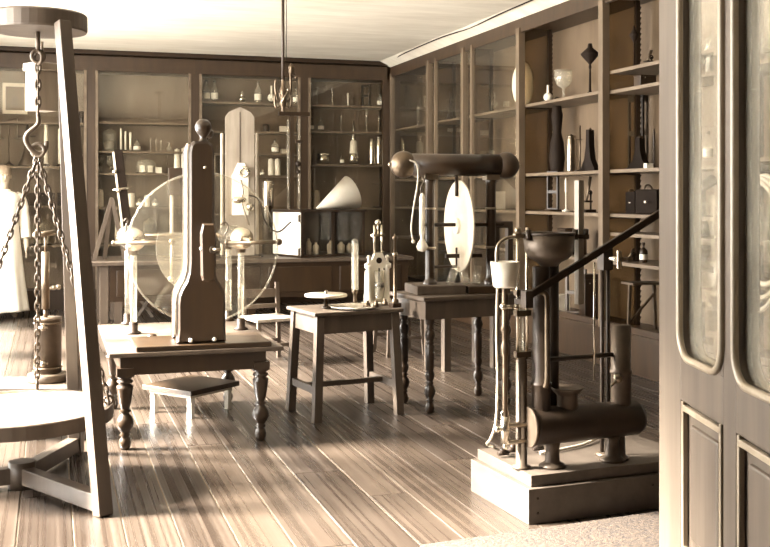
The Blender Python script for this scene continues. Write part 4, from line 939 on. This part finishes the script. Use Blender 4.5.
# far left compartment
B(0, 9, 166, 46, 13, 'balance', 'brass column balance, leftmost on the shelf behind the chain')
B(0, 27, 166, 42, 18, 'flare', 'flared stand with cross bar beside the column balance', 'ironlt')
B(0, 46, 166, 42, 8, 'tube', 'tall white tube just right of the chain, in the left cabinet')
B(0, 60, 166, 38, 8, 'tube', 'white tube close to the tripod leg, in the left cabinet')
B(0, 78, 166, 30, 9, 'bottle', 'pale bottle right of the tripod leg in the left cabinet')
B(0, 82, 121, 12, 8, 'jar', 'small dark pot on the top shelf right of the tripod leg', 'dark')
for k_, (u, w_) in enumerate(((28, 14), (46, 16), (64, 13))): B(0, u, 206, 13, w_, 'box', ['dark low box beside the person, in the left cabinet', 'dark low box behind the right hanging chain', 'dark low box hidden partly by the tripod leg'][k_])
B(0, 42, 246, 28, 18, 'belljar', 'bell jar behind the piston rod, low in the left cabinet')
B(0, 78, 206, 15, 9, 'jar', 'small pale jar right of the tripod leg, lower shelf')
p = atY(15, 112, YC + .36)
t = thing('framed_picture', 'pale framed picture at the back of the left cabinet', 'picture', (p.x, p.y, zB(15, 112)))
ob('frame', MB().bb(-.16, .16, 0, .03, 0, .42), 'cream', t); ob('print', MB().bb(-.12, .12, -.006, 0, .05, .37), 'cabback', t); ob('print_figure', MB().prism([(-.08, .08), (.08, .08), (.03, .25), (-.05, .2)], -.010, -.006), 'ironlt', t)
# second compartment
B(1, 109.5, 151, 23, 14, 'domejar', 'large lidded glass jar with dark contents on the second shelf')
B(1, 121, 151, 23, 4.4, 'tube', 'tall white tube beside the large lidded jar'); B(1, 125.5, 151, 20, 4, 'tube', 'white tube second to the right of the lidded jar'); B(1, 130.5, 151, 19, 4.4, 'tube', 'white tube third to the right of the lidded jar')
B(1, 137, 151, 12, 7, 'bottle', 'small stoppered bottle right of the white tubes')
for k_, u in enumerate((150.5, 156, 161)): B(1, u, 151, 14 - k_, 5, 'candlestick', ['slim glass stand, left of three beside the small bottle', 'slim glass stand, middle of three beside the small bottle', 'slim glass stand, right of three beside the small bottle'][k_])
B(1, 169, 151, 9, 7, 'flask', 'small round flask at the right of the second shelf')
B(1, 101, 173, 18, 7, 'goblet', 'narrow wine glass at the left of the third shelf'); B(1, 110, 173, 17, 7, 'goblet', 'wine glass beside the tilted dark slab')
B(1, 146, 173, 15, 19, 'belljar', 'wide bell jar over two white blocks behind the disc rim')
B(1, 158.5, 173, 6, 6, 'box', 'small white block right of the wide bell jar', 'white')
B(1, 167, 173, 18, 7, 'retort', 'little stand with clamp right of the white block')
B(1, 177, 173, 25, 6, 'jar', 'tall white cylinder jar, left of a pair behind the disc'); B(1, 184, 173, 26, 6, 'jar', 'tall white cylinder jar, right of a pair behind the disc')
B(1, 99.5, 207, 18, 8, 'jar', 'white bottle-shaped jar at the left of the fourth shelf'); B(1, 131, 207, 14, 8, 'jar', 'white jar right of the tilted slab, fourth shelf')
B(1, 140, 207, 10, 7, 'bottle', 'small bottle inside the disc outline, left of two jars'); B(1, 147, 207, 12, 6, 'jar', 'narrow pale jar inside the disc outline'); B(1, 155, 207, 9, 6, 'bottle', 'smallest bottle inside the disc outline, right of the narrow jar')
B(1, 150, 244, 26, 14, 'domejar', 'large dim jar low behind the glass disc'); B(1, 120, 244, 22, 10, 'jar', 'stoneware jar low behind the conductor', 'stoneware')
# third compartment
B(2, 206.5, 102, 22, 7, 'bottle', 'stoppered bottle, left of a pair on the top shelf'); B(2, 214.5, 102, 22, 7, 'bottle', 'stoppered bottle, right of a pair on the top shelf')
B(2, 242, 102, 11, 11, 'flask', 'small shiny globe above the pointed board', 'nickel'); B(2, 258, 102, 22, 7, 'bottle', 'dark bottle with white label left of the gas lamp'); B(2, 271.5, 102, 18, 8, 'flask', 'white round flask left of the gas lamp', 'ceramic')
B(2, 296, 102, 17, 6, 'bottle', 'narrow bottle right of the gas lamp')
B(2, 203, 175, 26, 8, 'jar', 'pale tall jar left of the pointed board'); B(2, 214, 175, 22, 6, 'tube', 'white tube left of the pointed board on the fourth shelf')
B(2, 266, 131, 8, 7, 'jar', 'small dark pot beside the right upright tube', 'dark'); B(2, 284, 131, 6, 9, 'box', 'small pale box left of the tall tube stand', 'cream')
B(2, 275, 153, 15, 7, 'bottle', 'glass bottle right of the upright tube, third shelf'); B(2, 285, 153, 5, 8, 'box', 'flat box beside the tall tube stand', 'stoneware')
B(2, 271, 175, 17, 6, 'jar', 'white glazed jar, left of a pair right of the board'); B(2, 277.5, 175, 17, 6, 'jar', 'white glazed jar, right of a pair right of the board'); B(2, 262, 175, 7, 4, 'bottle', 'tiny bottle beside the pair of glazed jars')
B(2, 205, 214, 24, 10, 'jar', 'grey jar low left of the pointed board', 'stoneware')
# fourth compartment
B(3, 317.5, 105, 18, 7, 'candlestick', 'glass stand with wide foot, left on the corner cabinet top shelf'); B(3, 332.5, 105, 18, 7, 'candlestick', 'glass stand with wide foot, second on the top shelf')
B(3, 348, 105, 13, 4, 'tube', 'short tube in the middle of the corner cabinet top shelf'); B(3, 353.5, 105, 9, 5, 'retort', 'tiny clamp stand beside the short tube'); B(3, 366, 105, 22, 10, 'frame', 'small dim wood frame at the right of the top shelf'); B(3, 380, 105, 14, 6, 'bottle', 'bottle at the right end of the top shelf')
B(3, 311.5, 131, 13, 5, 'bottle', 'small pale bottle at the left end of the second corner shelf'); B(3, 321, 131, 13, 6, 'bottle', 'round-shouldered bottle, second on the second corner shelf'); B(3, 341, 131, 16, 6, 'candlestick', 'dim glass stand in the middle of the second corner shelf')
B(3, 366.5, 131, 24, 6, 'candlestick', 'tall slim glass stand on the second corner shelf'); B(3, 379, 131, 17, 6, 'candlestick', 'short glass stand at the right end of the second corner shelf')
B(3, 323, 164, 11, 13, 'tin', 'shiny round tin on the third corner shelf'); B(3, 342, 164, 11, 4, 'bottle', 'tiny bottle beside the tall pointed bottle', 'brassdk')
p = atY(353.5, 164, YC + .2); k = (p.x * SA + p.y * CA) / F
t = thing('alcohol_lamp', 'tall bright bottle with long pointed top on the third corner shelf', 'bottle', (p.x, p.y, BZ[3][2]), 0, 'instruments in the back wall cabinets')
ob('base', MB().lathe([(0, 0), (3.2 * k, 0), (4.6 * k, 1.5 * k), (4.8 * k, 10 * k), (3.5 * k, 12 * k)], n=18), 'nickel', t); ob('shoulder', MB().lathe([(4.2 * k, 11 * k), (3.6 * k, 13 * k), (3.4 * k, 22 * k), (2.4 * k, 24 * k)], n=18), 'ceramic', t); ob('spire', MB().lathe([(2.3 * k, 24 * k), (1.6 * k, 34 * k), (.3 * k, 44 * k), (0, 44 * k)], n=14), 'nickel', t)
B(3, 372, 164, 27, 6.5, 'jar', 'tall silvery jar, left of a pair in the corner cabinet', 'nickel'); B(3, 379, 164, 29, 6.5, 'jar', 'tall silvery jar, right of a pair in the corner cabinet', 'nickel')
B(3, 316, 208, 18, 8, 'jar', 'pale jar half hidden behind the bench box', 'stoneware'); B(3, 380, 208, 34, 12, 'retort', 'dark clamp stand right of the paper cone')
# right wall, far corner to near
R_ = right
R_(0, 418, 2.52, 22, 6, 'candlestick', 'glass stand high in the far right cabinet'); R_(0, 417, 1.78, 14, 8, 'flask', 'small flask above the left ball of the tube machine', 'ceramic'); R_(0, 405, 1.78, 26, 8, 'retort', 'clamp stand in the far right corner cabinet')
R_(1, 446, 1.78, 22, 9, 'goblet', 'row-end goblet above the tube conductor'); R_(1, 452, 1.78, 16, 6, 'bottle', 'bottle above the tube conductor, beside the goblet'); R_(1, 441, 1.38, 26, 10, 'domejar', 'dim jar behind the left post of the tube machine'); R_(1, 450, 2.52, 30, 9, 'flare', 'dark flared stand high in the second right cabinet')
R_(2, 465, 1.78, 18, 7, 'bottle', 'glass bottle above the white disc'); R_(2, 482, 1.78, 20, 8, 'flask', 'round flask above the tube conductor, right of the disc'); R_(2, 492, 2.52, 26, 9, 'retort', 'tall dark clamp stand high right of the conductor'); R_(2, 497, 1.38, 18, 14, 'box', 'pale carved box behind the right post of the tube machine', 'stoneware'); R_(2, 478, .95, 24, 10, 'jar', 'pale jar low behind the white disc', 'stoneware')
R_(2, 523, 2.35, 46, 23, 'mirror', 'white oval disc seen past the cabinet post, high right', x=.2)
R_(3, 563.5, 2.52, 30, 18, 'goblet', 'large glass goblet on the upper right shelf', x=.2); R_(3, 590, 2.52, 52, 18, 'funnel', 'black hooded lamp beside the large goblet', 'black'); R_(3, 548, 2.52, 18, 9, 'flask', 'pale globe left of the large goblet', 'ceramic')
R_(3, 557, 1.78, 74, 17, 'gourd', 'tall black gourd-shaped vessel on the shelf below the goblet', x=.3); R_(3, 571, 1.78, 38, 9, 'jar', 'bright brass cylinder beside the black gourd vessel', 'brass', x=.2); R_(3, 580, 1.78, 46, 9, 'retort', 'brass ring stand right of the brass cylinder', x=.2); R_(3, 590, 1.78, 42, 18, 'bell', 'dark tapering stand below the black hooded lamp', x=.3)
R_(3, 589, 1.38, 36, 12, 'scope', 'dark microscope on the shelf left of the pump lever'); R_(3, 566, 1.38, 34, 8, 'candlestick', 'white glass stand behind the pump funnel', 'ceramic'); R_(3, 553, 1.38, 40, 12, 'frame', 'dark wood frame behind the pump funnel')
R_(3, 576, .35, 46, 22, 'frame', 'upright brown frame on the bottom shelf left of the lever', 'oak'); R_(3, 590, .35, 44, 18, 'box', 'dark tall box on the bottom shelf behind the pump rod'); R_(3, 558, .35, 16, 20, 'box', 'pale low box on the bottom shelf behind the main column', 'cream')
R_(3, 572, .95, 26, 24, 'box', 'dark case on the shelf behind the pump lever')
R_(4, 634, 2.68, 44, 9, 'funnel', 'black lamp with flat hood high in the near right cabinet', 'black'); R_(4, 650, 2.68, 16, 12, 'scope', 'small dark instrument on the top near shelf')
R_(4, 645, 2.50, 12, 18, 'box', 'flat dark box under the top near shelf', 'cab')
R_(4, 640, 1.78, 32, 26, 'bell', 'dark bell-shaped stand on the middle near shelf', x=.34); R_(4, 654, 1.78, 40, 7, 'candlestick', 'ornate dark candlestick close to the door edge', 'dark'); R_(4, 648.5, 1.78, 5, 8, 'box', 'small white block in front of the bell-shaped stand', 'white', x=.12); R_(4, 636, 1.78, 76, 16, 'frame', 'dark frame with pale openings above the bell-shaped stand', x=.42)
R_(4, 648, 1.38, 25, 22, 'wheelbox', 'black square box with dial above the lever', x=.2); R_(4, 631, 1.38, 22, 10, 'wheelbox', 'smaller black box beside the square dial box', x=.25)
R_(4, 643.5, .95, 20, 8, 'bottle', 'dark little bottle below the lever near the door', 'dark'); R_(4, 632, .95, 12, 14, 'scope', 'dark small instrument beside the little bottle'); R_(4, 642, .35, 48, 34, 'trestle', 'iron stand with braced legs on the bottom near shelf')
R_(5, 694, 1.82, 76, 16, 'flask', 'white-globed flask seen through the door pane', 'ceramic'); R_(5, 708, 1.82, 30, 10, 'bottle', 'bottle seen through the left door pane'); R_(5, 690, 1.22, 40, 14, 'gourd', 'dark vessel seen through the door pane below the lever end'); R_(5, 702, 1.22, 46, 14, 'bell', 'dark tapering stand seen through the door pane'); R_(5, 715, 1.22, 34, 10, 'domejar', 'lidded jar seen through the door pane'); R_(5, 712, 2.52, 40, 16, 'domejar', 'big jar high behind the left door pane'); R_(5, 700, .9, 30, 20, 'tin', 'shiny tin low behind the left door pane'); R_(5, 690, .35, 40, 24, 'box', 'dark case on the floor shelf behind the left door pane')
R_(6, 752, 1.78, 60, 16, 'flask', 'glass flask seen through the right door pane'); R_(6, 765, 1.2, 50, 20, 'domejar', 'large jar seen through the right door pane'); R_(6, 745, 2.52, 40, 14, 'bottle', 'tall bottle high behind the right door pane', 'dark')
# coiled hose hanging behind the right door pane
p = atX(764, 230, XC - .06)
t = thing('coiled_hose', 'pale coiled hose hanging behind the right door pane', 'hose', p)
cm = MB()
for j in range(3):
    cm.torus((-.012 * j, .03 * j, -.03 * j), .20 + .02 * j, .010, (1, .1, 0), 36, 6, (1, 1)).v
ob('coils', cm.xf(Matrix.Diagonal((1, 1, 1.9, 1))), 'cream', t); ob('peg', MB().cyl((.06, .0, .40), (-.05, .0, .40), .012, n=8), 'dark', t)

# ================================================================== person in a long white garment at the left edge
pp = Vector(room((3 - 385) / F * 13.3, 13.3)).to_3d()
pe = thing('person', 'person in a long white smock standing by the left wall cabinet', 'person', pp, math.radians(18))
def skin_body():
    V = [(0, 0, 1.02), (0, .01, 1.22), (0, .01, 1.44), (0, 0, 1.60), (0, -.01, 1.68), (0, -.015, 1.78), (0, -.01, 1.90),
         (.10, 0, .98), (.11, -.01, .55), (.11, .02, .10), (.12, -.13, .03), (-.10, 0, .98), (-.11, -.01, .55), (-.11, .02, .10), (-.12, -.13, .03),
         (.20, .01, 1.52), (.27, .02, 1.23), (.27, -.06, .98), (.265, -.085, .88), (-.20, .01, 1.52), (-.27, .02, 1.23), (-.27, -.06, .98), (-.265, -.085, .88)]
    Rr = [.15, .13, .15, .065, .06, .10, .075, .10, .07, .045, .035, .10, .07, .045, .035, .07, .05, .035, .035, .07, .05, .035, .035]
    E = [(0, 1), (1, 2), (2, 3), (3, 4), (4, 5), (5, 6), (0, 7), (7, 8), (8, 9), (9, 10), (0, 11), (11, 12), (12, 13), (13, 14), (2, 15), (15, 16), (16, 17), (17, 18), (2, 19), (19, 20), (20, 21), (21, 22)]
    for s_, b in ((1, 18), (-1, 22)):
        for j, (dx_, L_) in enumerate(((-.024, .075), (-.008, .085), (.009, .08), (.024, .065))):
            n = len(V); V.append((s_ * .265 + dx_ * .4, -.085 + dx_, .83)); Rr.append(.0095); V.append((s_ * .265 + dx_ * .4, -.09 + dx_ * 1.1, .83 - L_ * .6)); Rr.append(.009); V.append((s_ * (.262), -.08 + dx_ * 1.1, .83 - L_)); Rr.append(.008)
            E += [(b, n), (n, n + 1), (n + 1, n + 2)]
        n = len(V); V.append((s_ * .25, -.125, .86)); Rr.append(.011); V.append((s_ * .245, -.14, .82)); Rr.append(.009); E += [(b, n), (n, n + 1)]
    me = bpy.data.meshes.new('body'); me.from_pydata([tuple(c * K for c in v) for v in V], E, []); o = bpy.data.objects.new('body', me); COL.objects.link(o); o.parent = pe
    o.modifiers.new('skin', 'SKIN')
    for d_, r in zip(me.skin_vertices[0].data, Rr): d_.radius = (r * K, r * K)
    me.skin_vertices[0].data[0].use_root = True
    sb = o.modifiers.new('sub', 'SUBSURF'); sb.levels = 2; sb.render_levels = 2
    me.materials.append(M['skin']); return o
bd = skin_body()
ob('nose', MB().sph((0, -.105, 1.775), .016, 8, (.8, 1.2, 1.5)), 'skin', bd)
for s_ in (-1, 1): ob('ear', MB().sph((s_ * .095, 0, 1.785), .022, 8, (.5, 1, 1.4)), 'skin', bd); ob('eye', MB().sph((s_ * .034, -.097, 1.80), .011, 8), 'hair', bd)
ob('mouth', MB().sph((0, -.096, 1.725), .02, 8, (1.2, .5, .3)), 'hair', bd)
ob('hair', MB().sph((0, .015, 1.84), .108, 18, (1, 1.05, .85)), 'hair', pe)
# long smock: one lofted surface with folds, and sleeves
pr_ = [(.06, 1.62), (.10, 1.60), (.19, 1.565), (.225, 1.50), (.215, 1.38), (.19, 1.20), (.20, 1.08), (.235, .80), (.27, .45), (.31, .12), (.315, .09), (.29, .09)]
n = 40; vs = []; fs = []
for r, z in pr_:
    for j in range(n):
        th = 2 * PI * j / n; fold = 1 + .05 * math.sin(th * 9) * max(0, (1.15 - z)) ; ysq = .70 if z > 1.1 else .70 + .2 * (1.1 - z)
        vs.append((r * math.cos(th) * fold, r * math.sin(th) * ysq * fold, z))
for i in range(len(pr_) - 1):
    for j in range(n): fs.append((i * n + j, i * n + (j + 1) % n, (i + 1) * n + (j + 1) % n, (i + 1) * n + j))
ob('smock', MB().add(vs, fs, True), 'cloth', pe)
for s_ in (1, -1):
    ob('sleeve', MB().tube(curve([(s_ * .15, .01, 1.53), (s_ * .22, .01, 1.47), (s_ * .27, .02, 1.23), (s_ * .272, -.05, 1.0)], 5), [.075] * 4 + [.08] * 4 + [.07] * 4 + [.062] * 4, 14, False), 'cloth', pe)
ob('collar', MB().torus((0, 0, 1.605), .075, .018, n=20), 'cloth', pe)
